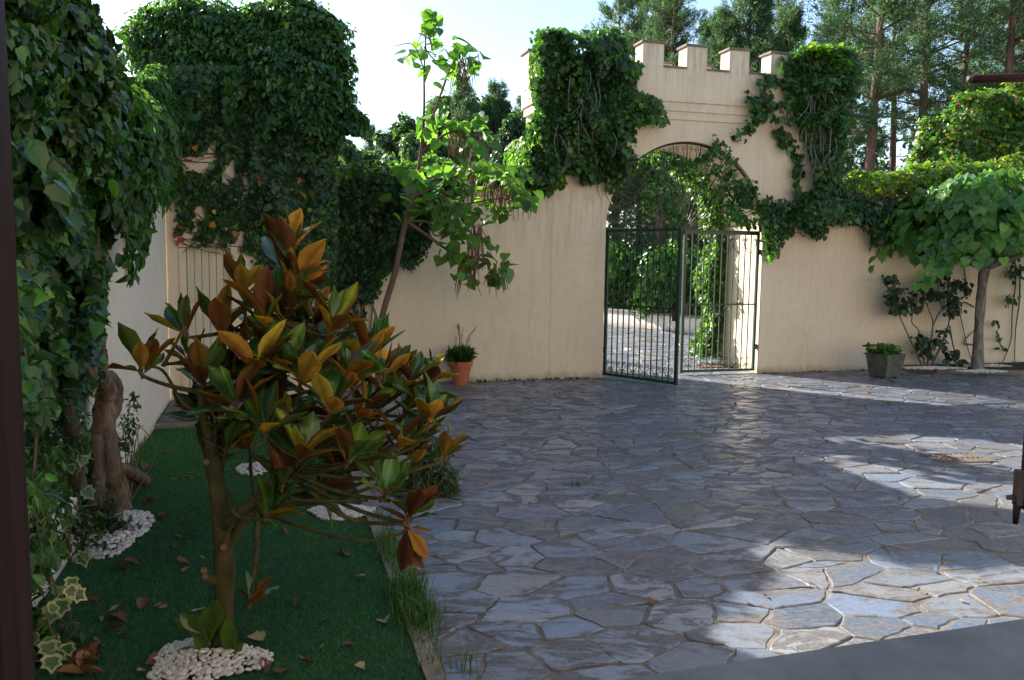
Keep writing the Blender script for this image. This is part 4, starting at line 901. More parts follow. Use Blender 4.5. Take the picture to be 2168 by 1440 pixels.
# rosette: px,py of the centre, depth offset, up-direction in px, number of leaves, length, spread
RO = [(300, 772, 0, (-.1, -1), 6, .24, 1.1), (388, 692, .1, (-.2, -1), 6, .20, .8), (432, 800, -.15, (.1, -1), 9, .24, .9), (515, 612, .1, (-.1, -1), 7, .22, .7), (560, 672, 0, (0, -1), 9, .25, .8), (605, 668, .1, (.2, -1), 9, .26, .8), (600, 558, .2, (.15, -1), 7, .31, .55), (628, 590, .05, (.3, -1), 6, .26, .7), (640, 600, .1, (.6, -.8), 6, .22, .8), (705, 690, 0, (.45, -.9), 7, .25, .7), (470, 700, .15, (-.1, -1), 8, .27, .7), (540, 770, -.2, (.1, -1), 9, .26, .9), (600, 770, -.1, (.3, -1), 8, .24, 1.0), (500, 850, -.25, (.1, -1), 9, .25, 1.0), (640, 800, -.2, (.4, -.9), 8, .25, .9), (560, 900, -.3, (0, -1), 8, .25, 1.2), (660, 750, .2, (.5, -.8), 8, .24, 1.0), (735, 805, -.1, (.4, -1), 7, .23, .9), (785, 745, .05, (.4, -1), 7, .22, .6), (700, 860, -.2, (.3, -1), 8, .25, 1.0), (770, 870, -.1, (.5, -.8), 7, .22, 1.1), (830, 815, .05, (.3, -1), 8, .20, .7), (872, 800, .1, (.3, -1), 7, .2, .7), (905, 805, .2, (.4, -1), 7, .18, .7), (912, 885, 0, (.3, -1), 9, .23, .8), (850, 930, -.1, (.3, -.9), 8, .21, .9), (815, 1035, -.15, (.35, -.9), 8, .22, .9), (868, 1085, -.1, (.3, -.8), 10, .20, 1.2), (940, 960, .05, (.4, -.8), 6, .16, .9), (640, 960, -.3, (.4, -.9), 8, .24, 1.0), (570, 1088, -.25, (.4, -.9), 7, .22, .8), (745, 960, -.3, (.3, -.8), 7, .23, 1.1), (480, 940, -.1, (.2, -1), 5, .16, .6), (440, 870, .1, (-.2, -.6), 7, .22, 1.2), (600, 1010, -.2, (0, -.6), 6, .2, 1.3), (535, 1265, -.15, (.45, -.9), 8, .17, .8), (860, 1130, -.1, (.1, .8), 7, .19, .8), (520, 940, .2, (-.1, -.3), 9, .22, 1.4), (620, 880, .2, (.2, -.3), 9, .22, 1.4), (700, 930, .2, (.3, -.3), 8, .22, 1.4), (560, 830, .3, (0, -.6), 9, .22, 1.3), (780, 950, .2, (.3, -.3), 8, .2, 1.3), (680, 1030, .0, (.3, -.1), 5, .2, 1.3), (470, 780, .35, (-.2, -.7), 8, .22, 1.2), (400, 760, .2, (-.3, -.6), 6, .2, 1.0), (860, 870, .25, (.4, -.5), 8, .2, 1.1), (620, 700, .35, (.2, -.7), 8, .22, 1.1)]
P = []; Y = []; Nn = []; SZ_ = []; pet = MB(); tw_ = MB()
_base = list(RO); _r = random.Random(21)
for _k in range(34):
    q1 = _r.choice(_base[3:34]); q2 = _r.choice([q for q in _base if abs(q[0]-q1[0]) < 150 and abs(q[1]-q1[1]) < 170])
    fx = .5+_r.uniform(-.2, .2); x_ = q1[0]*fx+q2[0]*(1-fx); y_ = q1[1]*fx+q2[1]*(1-fx)+_r.uniform(10, 50)
    if x_ > 400 and y_ < 1010: RO.append((x_, y_, _r.uniform(-.1, .4), (_r.uniform(-.2, .5), -_r.uniform(.2, .9)), 6, .2, 1.2))
hub = [mp(600, 930, .1), mp(600, 990, -.1), mp(590, 680, .1), mp(425, 830, -.05), mp(500, 700, .25), mp(545, 1070, .1), mp(540, 850, .15), mp(560, 760, .15), mp(450, 960, 0), mp(545, 1060, -.12)]
Cc = mp(580, 860, 0)
for (x, y, dd, up_, nl, L, spd) in RO:
    c0 = mp(x, y, dd); upv = Vector((up_[0], .10, -up_[1])); upv.y += rnd.uniform(-.25, .25); upv.normalize()
    h = min(hub, key=lambda q: (q-c0).length + (0.6 if (q-c0).dot(upv) > 0 else 0)); L1 = (c0-h).length
    m1 = h+(c0-h)*.5+Vector((0, 0, -.12*L1)); sp_ = smooth_path([h, m1, c0-upv*.05, c0], 5); tw_.tube(sp_, lerp_list([.013, .009, .007], len(sp_)), 6)
    ax = upv.orthogonal().normalized(); ay = upv.cross(ax)
    nl += 3 if spd >= 1.1 else 1
    for i in range(nl):
        th = i*2.4+rnd.uniform(-.25, .25); f = (i+.5)/nl; sp1 = spd*(.26+.68*f)+rnd.uniform(-.12, .12)+(.55 if rnd.random() < .36 else 0)
        rad_ = ax*math.cos(th)+ay*math.sin(th); dirv = (upv*math.cos(sp1)+rad_*math.sin(sp1)).normalized(); base = c0-upv*(f*.05)
        nv = (upv*math.sin(sp1)-rad_*math.cos(sp1))   # adaxial side faces the axis
        st0 = base; st1 = base+dirv*.025; pet.tube([st0, st1], .0028, 5, cap=False)
        P.append(tuple(st1)); Y.append(tuple(dirv)); Nn.append(tuple(nv+Vector((rnd.gauss(0, .15), rnd.gauss(0, .15), rnd.gauss(0, .15))))); SZ_.append(L*rnd.uniform(.68, 1.04)*.93)
    pet.tube([c0-upv*.07, c0], [.006, .005], 6)
P = np.array(P); n = len(P); o = mag_leaves(P, Y, Nn, np.array(SZ_), rng.normal(-.02, .12, n), rng.normal(.03, .10, n), 'foliage', None); wparent(o, mg)
n1 = len(tw_.v); nf1 = len(tw_.f); tw_.v += pet.v; tw_.f += [tuple(i+n1 for i in f) for f in pet.f]; bo = tw_.build('branches', [M['bark_mag'], M['petiole']], smooth=True); bo.data.polygons.foreach_set('material_index', [0]*nf1+[1]*(len(bo.data.polygons)-nf1)); wparent(bo, mg)
xb = MB()
for q in ([mp(545, 1075, .1), mp(620, 1110, 0), mp(760, 1145, -.1), mp(850, 1130, -.1)], [mp(545, 1060, -.1), mp(580, 1040, -.15), mp(640, 1060, -.2), mp(780, 1060, -.15)], [mp(430, 880), mp(385, 850, -.02), mp(345, 785, 0), mp(300, 775, 0)], [mp(345, 775, 0), mp(365, 740, .05), mp(388, 695, .1)], [mp(600, 930, .1), mp(700, 900, .1), mp(800, 880, .1), mp(905, 890, 0)], [mp(480, 1040, -.1), mp(500, 1090, -.15), mp(560, 1100, -.2)], [mp(515, 640, .1), mp(525, 700, .15), mp(545, 760, .15)]):
    sp_ = smooth_path(q, 6); xb.tube(sp_, lerp_list([.012, .008, .006], len(sp_)), 7)
wparent(xb.build('branches', M['bark_mag'], smooth=True), mg)
# basal shoots
P = []; Y = []; Nn = []; SZ_ = []
for (x, y, dx, dy, L) in ((440, 1370, -.35, -.9, .19), (442, 1360, 0, -1, .20), (445, 1350, .1, -1, .17), (448, 1340, .25, -.8, .18), (432, 1340, -.6, -.7, .15), (430, 1385, -.9, -.2, .13), (485, 1380, .1, -1, .17), (488, 1375, .3, -.9, .12), (490, 1385, .5, -.5, .10), (445, 1385, -.3, -.5, .12), (420, 1330, -.9, -.5, .12)):
    P.append(tuple(mp(x, y, -.06))); Y.append((dx, -.15, -dy)); Nn.append((rnd.uniform(-.5, .5), -.9, .35)); SZ_.append(L)
n = len(P); o = mag_leaves(np.array(P), Y, Nn, np.array(SZ_), rng.normal(.0, .1, n), rng.normal(.05, .1, n), 'basal_shoots', None); wparent(o, mg)
ba = o.data.attributes['col'].data; nv = len(o.data.vertices); cc = np.ones((nv, 4), np.float32); cc[:, :3] = (.10, .19, .03); ba.foreach_set('color', cc.ravel())

# ================================================================== white pebble heaps
def peb_mesh(seed):
    r = np.random.default_rng(seed); bm = bmesh.new(); bmesh.ops.create_icosphere(bm, subdivisions=2, radius=1)
    k = r.uniform(-.12, .12, 3)
    for v_ in bm.verts: v_.co = Vector((v_.co.x*(1+k[0]*v_.co.y), v_.co.y*.78*(1+k[1]*v_.co.x), v_.co.z*.55*(1+k[2]*v_.co.x)))
    me = bpy.data.meshes.new('pebble'); bm.to_mesh(me); bm.free(); me.polygons.foreach_set('use_smooth', [True]*len(me.polygons)); me.materials.append(M['pebble']); return me
PM = [peb_mesh(i) for i in range(6)]
c0 = grd(465, 1400)
# a low conical heap; the visible far half gets individual pebbles
heap = []
for i in range(2600):
    a = rng.uniform(0, 2*math.pi); r_ = math.sqrt(rng.random()); k_ = 1+.18*math.sin(3*a+1); x = c0.x-.03+math.cos(a)*.27*r_*k_; y = c0.y-.11+math.sin(a)*.21*r_*k_
    if math.hypot(x-c0.x, y-c0.y) < .062: continue
    z = .055+.05*(1-r_); q = (x, y, z)
    if all((q[0]-h[0])**2+(q[1]-h[1])**2 > .019**2 for h in heap): heap.append(q)
heap = heap[:290]
for q in heap:
    o = bpy.data.objects.new('pebble', rnd.choice(PM)); C.objects.link(o); s_ = rnd.uniform(.011, .023); o.scale = (s_*rnd.uniform(1, 1.3), s_, s_*rnd.uniform(.8, 1.2)); o.location = q; o.rotation_euler = (rnd.gauss(0, .3), rnd.gauss(0, .3), rnd.uniform(0, 6.28))
    tag(o, 'smooth white pebble in the near heap around the magnolia trunk', 'pebble', 'white pebbles around the magnolia')
def pebble_heap(name, label, cx, cy, rx, ry, n, s0, zb=.04, h=.05, rot=0, poly=None):
    V = []; Fc = []; base = np.array([v_.co for v_ in PM[0].vertices]); bf = np.array([p.vertices[:] for p in PM[0].polygons])
    for i in range(n):
        a = rng.uniform(0, 6.28); r_ = math.sqrt(rng.random())*(1+.12*math.sin(a*3)); lx = math.cos(a)*r_*rx; ly = math.sin(a)*r_*ry
        x = cx+lx*math.cos(rot)-ly*math.sin(rot); y = cy+lx*math.sin(rot)+ly*math.cos(rot); t = rng.uniform(0, 6.28); s_ = s0*rng.uniform(.75, 1.2)
        m_ = np.array((Matrix.Rotation(t, 3, 'Z') @ Matrix.Rotation(rng.normal(0, .4), 3, 'X'))); V.append((base*s_)@m_.T+np.array([x, y, zb+h*max(0, 1-r_)+rng.uniform(0, .012)])); Fc.append(bf+i*len(base))
    me = fastmesh(name, np.vstack(V), np.vstack(Fc), None, True); return tag(link(name, me, M['pebble']), label, 'pebbles', kind='stuff')
p = grd(722, 1097); pebble_heap('pebble_heap', 'small heap of white pebbles on the lawn by the kerb right of the magnolia', p.x, p.y, .24, .17, 520, .02)
p = grd(238, 1140); pebble_heap('pebble_heap', 'white pebbles spread under the twiggy bush by the old trunks', p.x+.02, p.y+.03, .20, .50, 760, .021, h=.04, rot=PHI)
p = grd(600, 1010); pebble_heap('pebble_heap', 'pale pebbles on the lawn glimpsed behind the magnolia branches', p.x-.25, p.y+.1, .2, .2, 260, .02)

# ================================================================== slim catalpa by the wall
ca = empty('catalpa_tree', at(800, 858, 11.6), 0, 'slender catalpa with big heart leaves and dangling pods in front of the left wall', 'tree')
DC = 11.9
def cp(x, y, dd=0): return at(x, y, DC+dd)
tr = MB()
for q, rr in (([cp(800, 842, -.1), cp(801, 778), cp(808, 677), cp(835, 580), cp(859, 467), cp(880, 390), cp(893, 310), cp(898, 230), cp(898, 150), cp(903, 60), cp(908, 35)], [.05, .046, .045, .042, .038, .034, .027, .017, .012, .009, .006]),
              ([cp(893, 315), cp(915, 250), cp(935, 195), cp(955, 140), cp(975, 115)], [.022, .016, .009]), ([cp(893, 320), cp(920, 300), cp(955, 280), cp(1000, 285), cp(1030, 290)], [.024, .015, .008]),
              ([cp(884, 375), cp(925, 380), cp(960, 375), cp(1010, 365), cp(1090, 362)], [.03, .02, .008]), ([cp(862, 470), cp(900, 495), cp(950, 530), cp(1000, 545), cp(1040, 560)], [.028, .018, .008]),
              ([cp(872, 420), cp(920, 400), cp(960, 440), cp(1000, 500), cp(1020, 560)], [.022, .012, .006]), ([cp(898, 150), cp(875, 95), cp(835, 98)], [.01, .007, .004]), ([cp(898, 100), cp(925, 130), cp(960, 120)], [.01, .006]), ([cp(870, 430), cp(855, 400), cp(850, 360)], [.018, .008]), ([cp(880, 420), cp(940, 440), cp(1060, 420), cp(1100, 440)], [.02, .006]), ([cp(860, 470), cp(905, 470), cp(925, 500), cp(985, 470)], [.02, .006])):
    sp_ = smooth_path(q, 5); tr.tube(sp_, lerp_list(rr, len(sp_)), 9, .03)
wparent(tr.build('trunk', M['bark_thin'], smooth=True), ca)
CL = [(905, 35, 12, 6), (930, 32, 10, 4), (915, 60, 14, 7), (880, 105, 16, 6), (860, 125, 14, 5), (905, 150, 22, 9), (945, 130, 22, 10), (975, 105, 22, 12), (1000, 130, 18, 8), (965, 160, 20, 9), (935, 95, 14, 4), (895, 85, 10, 3),
      (905, 260, 18, 8), (930, 240, 18, 7), (950, 250, 18, 7), (915, 290, 16, 7), (965, 270, 18, 7), (985, 300, 20, 8), (1015, 255, 18, 9), (1035, 280, 16, 7), (1010, 310, 16, 5),
      (850, 365, 20, 7), (865, 430, 25, 12), (880, 455, 25, 10), (900, 375, 24, 10), (935, 365, 22, 11), (965, 380, 24, 13), (1000, 365, 22, 12), (1035, 375, 22, 12), (1070, 370, 22, 12), (1095, 385, 22, 10), (1105, 420, 14, 6), (940, 410, 28, 14), (975, 440, 28, 15), (960, 480, 28, 14), (990, 500, 28, 14), (1010, 470, 20, 8), (965, 530, 28, 14), (1000, 550, 26, 12), (985, 585, 22, 8), (1040, 545, 22, 10), (1055, 575, 18, 10), (1045, 600, 12, 5), (1065, 440, 18, 6), (1040, 430, 18, 5), (925, 450, 24, 8), (890, 400, 22, 7)]
Ps = []; pods = MB()
for (x, y, sp2, n) in CL:
    for i in range(int(n*1.05)): Ps.append(tuple(cp(x+rng.normal(0, sp2*.7), y+rng.normal(0, sp2*.62), rng.normal(0, .2))))
P = np.array(Ps); n = len(P); Nn = nrm(np.array([.0, -.25, .8])+rng.normal(0, .45, (n, 3))); Y = np.array([0, -.1, -.75])+rng.normal(0, .6, (n, 3)); Y -= Nn*np.sum(Y*Nn, axis=1, keepdims=True)
o = link('foliage', leaves_mesh('foliage', T_HEART, P, Y, Nn, rng.uniform(.11, .23, n), pal(n, [(.08, .19, .04), (.06, .15, .04), (.12, .25, .045)], None, .2), smooth=False), M['leaf_cat']); wparent(o, ca)
for (x, y, k, L) in ((905, 60, 6, 60), (975, 130, 14, 60), (990, 120, 8, 60), (965, 270, 16, 60), (1020, 290, 12, 50), (985, 300, 8, 50), (1000, 370, 12, 70), (1035, 385, 16, 60), (1065, 395, 16, 65), (1095, 400, 14, 60), (1115, 410, 6, 50), (1010, 480, 22, 80), (1000, 520, 14, 80), (980, 560, 10, 60), (1045, 570, 12, 50), (1060, 560, 8, 50), (960, 430, 6, 60), (940, 400, 5, 60)):
    for i in range(k):
        a = cp(x+rng.normal(0, 8), y+rng.normal(0, 6), rng.normal(0, .1)); l_ = L/F*DC*rng.uniform(.6, 1.15); dx = rng.normal(0, .05)
        pods.tube([a, a+Vector((dx, 0, -l_*.5)), a+Vector((dx*1.6, rng.normal(0, .03), -l_))], [.006, .0075, .004], 4, cap=False)
wparent(pods.build('pods', M['pod']), ca)

# ================================================================== globe catalpa on the right
gc = empty('globe_catalpa', grd(2072, 790), 0, 'round crowned catalpa with overlapping heart leaves in the right bed', 'tree')
gb0 = grd(2072, 790); DG = gb0.y
tr = MB(); sp_ = smooth_path([at(2068, 800, DG), at(2072, 700, DG), at(2078, 620, DG), at(2085, 565, DG)], 5); tr.tube(sp_, [r*(1+.06*math.sin(i)) for i, r in enumerate(lerp_list([.11, .08, .075, .09], len(sp_)))], 12, .06)
for i in range(16):
    a = i/16*6.28; e = at(2090, 470, DG)+Vector((math.cos(a)*1.1, math.sin(a)*1.1, rng.uniform(-.2, .2))); s_ = at(2085, 570, DG); sp_ = smooth_path([s_, (s_+e)/2+Vector((math.cos(a)*.1, math.sin(a)*.1, -.1)), e], 4); tr.tube(sp_, lerp_list([.045, .02], len(sp_)), 7)
wparent(tr.build('trunk', M['bark_grey'], smooth=True), gc)
cen = at(2095, 470, DG)
Ps = []; Nr = []; Ys = []; gs = MB()
for i in range(330):
    a = rng.uniform(0, 2*math.pi); h0 = rng.random()**.8; L = (1.25+.75*(1-h0)**.6)*rng.uniform(.82, 1.15)*(1+.10*math.sin(a*4+2)); z0 = cen.z-.28+h0*.62; rise = rng.uniform(.25, .5)*(.4+h0*.8); droop = rng.uniform(.45, .95)*(1.15-h0*.75)
    ca_, sa_ = math.cos(a), math.sin(a); tw2 = rng.normal(0, .35)
    def sp_at(t): aa = a+tw2*t*t*.5; return Vector((cen.x+math.cos(aa)*L*t, cen.y+math.sin(aa)*L*t*.92, z0+rise*math.sin(min(1, t*1.25)*1.7)-droop*t**3.2))
    if i % 3 == 0: gs.tube([sp_at(t) for t in (.15, .4, .65, .9)], [.014, .011, .008, .004], 4, cap=False)
    for k in range(24):
        t = rng.uniform(.22, 1.02); p = sp_at(t); sd = (1 if k % 2 else -1)*rng.uniform(.02, .13); Ps.append((p.x-sa_*sd, p.y+ca_*sd, p.z+rng.normal(0, .025)))
        dr = .15+.9*t*t; Nr.append((ca_*dr, sa_*dr, 1.0)); Ys.append((ca_*.8-sa_*sd*5, sa_*.8+ca_*sd*5, -.25-dr*.8))
wparent(gs.build('branches', M['bark_thin'], smooth=True), gc)
for i in range(1500):
    a = rng.uniform(0, 2*math.pi); r_ = rng.uniform(.1, 1.5)**.5*1.2; z = cen.z-rng.uniform(-.3, .55)*(1.3-.5*r_); Ps.append((cen.x+math.cos(a)*r_*.85, cen.y+math.sin(a)*r_*.8, z)); Nr.append((math.cos(a), math.sin(a), .5)); Ys.append((math.cos(a)*.3, math.sin(a)*.3, -1))
P = np.array(Ps); n = len(P); Nn = nrm(np.array(Nr)+rng.normal(0, .28, (n, 3))); Y = np.array(Ys)+rng.normal(0, .3, (n, 3))
o = link('foliage', leaves_mesh('foliage', T_HEART, P, Y, Nn, rng.uniform(.11, .19, n), pal(n, [(.10, .23, .055), (.08, .19, .055), (.15, .29, .06)], None, .15)), M['leaf_cat']); wparent(o, gc)

# raised bed on the right
bx0, by0 = sG(grd(1925, 780))[0], -.95
rb = empty('raised_bed', gw(0, 0, 0), PHI, 'low kerbed soil bed with white pebbles along the right wall', 'flower bed')
q0 = sG(grd(1915, 784))[0]; bed = [(q0, -.02), (q0+.05, -.25)] + [(q0+.3+i*.35, -.55-.5*math.sin(min(1, i/5)*1.5)) for i in range(8)] + [(14.5, -1.15), (14.5, -.02)]
MB().slab(bed, -.01, .075).build('kerb', M['kerb'], rb); ins = [(x+(.06 if i < 3 else 0), y+(.09 if 0 < i < len(bed)-1 else 0)) for i, (x, y) in enumerate(bed)]
MB().slab(ins, .0, .082).build('soil', M['soil'], rb)
for (px, py, rx, ry, n) in ((1975, 781, .6, .10, 420), (2080, 788, .45, .10, 320), (2100, 776, .35, .08, 160), (2050, 777, .22, .06, 80)):
    p = grd(px, py, .08); pebble_heap('pebble_heap', {1975: 'white pebbles under the rose bush in the right bed', 2080: 'white pebbles in front of the round catalpa trunk', 2100: 'white pebbles behind and right of the round catalpa trunk', 2050: 'white pebbles behind and left of the round catalpa trunk'}[px], p.x, p.y, rx, ry, n, .024, zb=.085, h=.03, rot=PHI-.25)
# rose bush
rs = empty('rose_bush', grd(1965, 778), 0, 'leggy dark leaved rose bush fanned against the right wall', 'bush')
def rp(x, y, o_=.35): return onG(x, y, o_)
paths = [[(1955, 780), (1925, 715), (1905, 670), (1893, 640)], [(1960, 780), (1950, 740), (1945, 700), (1930, 680), (1940, 640)], [(1962, 780), (1975, 690), (1968, 660), (1955, 630)], [(1975, 690), (1990, 660), (2010, 640)], [(1970, 780), (2000, 710), (2010, 670), (1990, 640), (1985, 600)], [(2010, 690), (2020, 740), (2035, 775)], [(2010, 670), (2015, 620), (2030, 590)], [(1970, 778), (1990, 740), (2005, 700)]]
wparent(vine_stems([[rp(a, b) for a, b in p] for p in paths], .016, 'bark_thin'), rs)
Ps = []
for (x, y, s_, n) in ((1880, 588, 12, 26), (1895, 610, 12, 30), (1885, 630, 12, 30), (1900, 645, 14, 40), (1915, 650, 14, 40), (1930, 625, 14, 36), (1950, 600, 12, 30), (1975, 588, 11, 22), (1965, 620, 14, 36), (1990, 625, 14, 36), (2010, 605, 13, 34), (2030, 600, 12, 30), (2045, 615, 10, 18), (2020, 640, 15, 44), (2010, 655, 13, 36), (1950, 715, 12, 30), (1960, 735, 12, 26), (1985, 720, 15, 44), (2000, 700, 9, 16), (1965, 750, 10, 20), (2010, 750, 12, 26), (2035, 770, 10, 20), (1995, 580, 9, 14), (1940, 650, 10, 18)):
    for i in range(n): Ps.append(tuple(rp(x+rng.normal(0, s_*.62), y+rng.normal(0, s_*.62), .35+rng.normal(0, .1))))
P = np.array(Ps); wparent(leaf_cloud('foliage', T_OVAL, P, wallnn(P), .10, pal(len(P), [(.02, .045, .022), (.028, .06, .028)], None, .25), M['leaf'], up=.5, jit=.5, wid=1.5), rs)
# bare vine stems on the right wall
bv = empty('wall_vine', gw(8.2, -.05, 0), 0, 'bare twisting vine stems with few leaves at the far right of the wall', 'vine')
ps = [[(2045, 480), (2040, 560), (2048, 620), (2030, 640), (2040, 700), (2055, 760)], [(2012, 540), (2008, 600), (2005, 660)], [(2148, 540), (2150, 600), (2143, 660), (2140, 720), (2120, 775)], [(2160, 560), (2158, 640), (2150, 700), (2148, 775)], [(2110, 700), (2118, 730), (2128, 745)], [(2062, 650), (2040, 640), (2020, 660)], [(2060, 730), (2040, 725), (2062, 700)]]
wparent(vine_stems([[onG(a, b, .05) for a, b in p] for p in ps], .016, 'bark_thin'), bv)
Ps = []
for (x, y, s_, n) in ((2145, 580, 14, 50), (2140, 635, 10, 26), (2110, 680, 5, 10), (2115, 715, 5, 10), (2122, 735, 5, 8), (2160, 570, 10, 20), (2150, 530, 14, 40)):
    for i in range(n): Ps.append(tuple(onG(x+rng.normal(0, s_*.7), y+rng.normal(0, s_*.6), .1+.1*rng.random())))
P = np.array(Ps); wparent(leaf_cloud('foliage', T_OVAL, P, wallnn(P), .085, pal(len(P), G_DARK, None, .25), M['leaf'], jit=.5), bv)

# ================================================================== pots, grate
def pot_plant(name, label, root): return empty(name, root, 0, label, 'potted plant')
pr_ = grd(975, 815); pp = pot_plant('potted_plant', 'terracotta flowerpot with wispy grassy plant against the left wall', pr_)
h = .37; r1 = .16
MB().lathe([(.11, 0), (.165, h-.07), (.185, h-.07), (.19, h), (.165, h), (.15, h-.05)], 28).build('pot', M['terracotta'], pp, smooth=False); MB().lathe([(.155, h-.04), (.001, h-.035)], 20, close=False).build('soil', M['soil'], pp)
n = 520; a = rng.uniform(0, 6.28, n); rr = .14*np.sqrt(rng.random(n)); P = np.stack([np.cos(a)*rr, np.sin(a)*rr, np.full(n, h-.03)+rng.random(n)*.12], 1); Y = np.stack([np.cos(a)*.6, np.sin(a)*.6, rng.uniform(.4, 1.2, n)], 1)+rng.normal(0, .3, (n, 3))
link('foliage', leaves_mesh('foliage', T_LANCE, P, Y, rng.normal(size=(n, 3)), rng.uniform(.06, .2, n), pal(n, G_DARK+G_MID, None, .3), wid=.6), M['leaf'], pp)
st2 = MB()
for i in range(16):
    a = rng.uniform(0, 6.28); l_ = rng.uniform(.25, .6); st2.tube(smooth_path([(0.05*math.cos(a), .05*math.sin(a), h-.03), (.1*math.cos(a), .1*math.sin(a), h+l_*.6), (.28*l_*math.cos(a)*1.4, .25*l_*math.sin(a), h+l_*.9)], 4), [.003]*9, 4)
    if i % 2 == 0: p = Vector((.28*l_*math.cos(a)*1.4, .25*l_*math.sin(a), h+l_*.9)); st2.tube([p, p+Vector((math.cos(a)*.02, 0, .07))], [.008, .003], 5)
st2.build('stem', M['bark_thin'], pp)
pr_ = grd(1872, 800); pp = pot_plant('potted_plant', 'square mossy stone planter with small green plant by the right wall', pr_); pp.rotation_euler = (0, 0, PHI+.2)
m_ = MB(); w0, w1, h = .17, .225, .42
n0 = 0; m_.v += [(-w0, -w0, .04), (w0, -w0, .04), (w0, w0, .04), (-w0, w0, .04), (-w1, -w1, h), (w1, -w1, h), (w1, w1, h), (-w1, w1, h), (-w1+.03, -w1+.03, h), (w1-.03, -w1+.03, h), (w1-.03, w1-.03, h), (-w1+.03, w1-.03, h), (-w1+.04, -w1+.04, h-.05), (w1-.04, -w1+.04, h-.05), (w1-.04, w1-.04, h-.05), (-w1+.04, w1-.04, h-.05)]
m_.f += [(3, 2, 1, 0)]+[(i, (i+1) % 4, 4+(i+1) % 4, 4+i) for i in range(4)]+[(4+i, 4+(i+1) % 4, 8+(i+1) % 4, 8+i) for i in range(4)]+[(8+i, 8+(i+1) % 4, 12+(i+1) % 4, 12+i) for i in range(4)]
for sx in (-1, 1):
    for sy in (-1, 1): m_.box(sx*.13-.035, sx*.13+.035, sy*.13-.035, sy*.13+.035, 0, .042)
for z in np.arange(.07, .40, .033): w_ = w0+(w1-w0)*(z-.04)/(h-.04)+.004; m_.box(-w_, w_, -w_, w_, z, z+.016)
m_.build('pot', M['mossy_pot'], pp); MB().box(-w1+.04, w1-.04, -w1+.04, w1-.04, h-.07, h-.04).build('soil', M['soil'], pp)
n = 260; P = np.stack([rng.uniform(-.24, .2, n), rng.uniform(-.2, .2, n), h-.03+rng.random(n)*.16], 1); Y = P*np.array([1.5, 1.5, .3])+rng.normal(0, .4, (n, 3)); link('foliage', leaves_mesh('foliage', T_OVAL, P, Y, rng.normal(0, .5, (n, 3))+np.array([0, 0, 1.]), rng.uniform(.05, .1, n), pal(n, G_MID+G_LITE, None, .25), wid=1.4), M['leaf'], pp)
# drain grate
gc_ = [grd(1955, 958, .02), grd(2022, 953, .02), grd(2100, 978, .02), grd(2040, 983, .02)]
cx_ = sum((p for p in gc_), Vector())/4; dg = empty('drain_grate', (cx_.x, cx_.y, .006), PHI-.12, 'rusty slotted drain grate set in the slate paving at right', 'drain grate')
m_ = MB(); W2, H2 = .30, .19
m_.box(-W2, W2, -H2, -H2+.03, 0, .012); m_.box(-W2, W2, H2-.03, H2, 0, .012); m_.box(-W2, -W2+.03, -H2+.0301, H2-.0301, 0, .012); m_.box(W2-.03, W2, -H2+.0301, H2-.0301, 0, .012); m_.box(-.012, .012, -H2+.0301, H2-.0301, 0, .011); m_.box(-W2+.0301, W2-.0301, -.012, .012, .0, .0115)
for i in range(9):
    x = -W2+.065+i*(2*W2-.13)/8
    if abs(x) > .03: m_.box(x-.011, x+.011, -H2+.0301, H2-.0301, 0, .011)
m_.build('grating', M['rusty_grate'], dg); MB().box(-W2+.01, W2-.01, -H2+.01, H2-.01, -.004, .0015).build('slot_shade', M['soil'], dg)  # flat dark sheet stands in for the shade below the slots

# rosemary bush on the kerb and grass tufts
bush('rosemary_bush', 'grey green rosemary bush leaning over the paving edge', tuple(grd(905, 1052)), px_blobs([(900, 1000, 45, 6.9), (940, 1020, 36, 6.9), (915, 960, 36, 7.1), (880, 1030, 30, 6.9)]), 5200, T_LANCE, .05, [(.06, .10, .05), (.08, .13, .05), (.05, .07, .04)], 'leaf', twigs=40, up=1.0, jit=.8)
def tuft(label, px, py, n, L, z=0, spr=.1, sprl=.1):
    c0 = grd(px, py, z); a = rng.uniform(0, 6.28, n); lx = rng.normal(0, spr, n); ly = rng.normal(0, sprl, n)
    P = np.stack([c0.x+lx*U.x+ly*B.x, c0.y+lx*U.y+ly*B.y, np.full(n, z)], 1); out = np.stack([np.cos(a), np.sin(a), np.zeros(n)], 1)*rng.uniform(.1, .8, n)[:, None]; l_ = L*rng.uniform(.5, 1.1, n)
    # two-segment bending blades
    up_ = np.array([0, 0, 1.]); mid = P+(out*.35+up_*.7)*l_[:, None]; tip = P+(out*1.1+up_*.85)*l_[:, None]; sd = nrm(np.cross(out+1e-3, up_))*.0028
    V = np.stack([P-sd, P+sd, mid+sd*.8, mid-sd*.8, tip, tip+sd*.1], 1).reshape(-1, 3); b0 = (np.arange(n)*6)[:, None]; Fc = np.vstack([b0+np.array([[0, 1, 2, 3]]), b0+np.array([[3, 2, 5, 4]])])
    me = fastmesh('grass_tuft', V, Fc, np.repeat(pal(n, [(.06, .15, .025), (.08, .18, .03), (.045, .11, .02)], None, .2), 6, axis=0)); return tag(link('grass_tuft', me, M['grass']), label, 'grass tuft')
tuft('bright grass tuft spilling over the kerb nearest the camera', 893, 1318, 300, .14, .02, .05, .10)
tuft('tall grass clump on the lawn side of the kerb', 862, 1265, 340, .17, .03, .05, .14)
tuft('wispy grass along the kerb beside the small pebble heap', 820, 1165, 260, .13, .03, .04, .16)
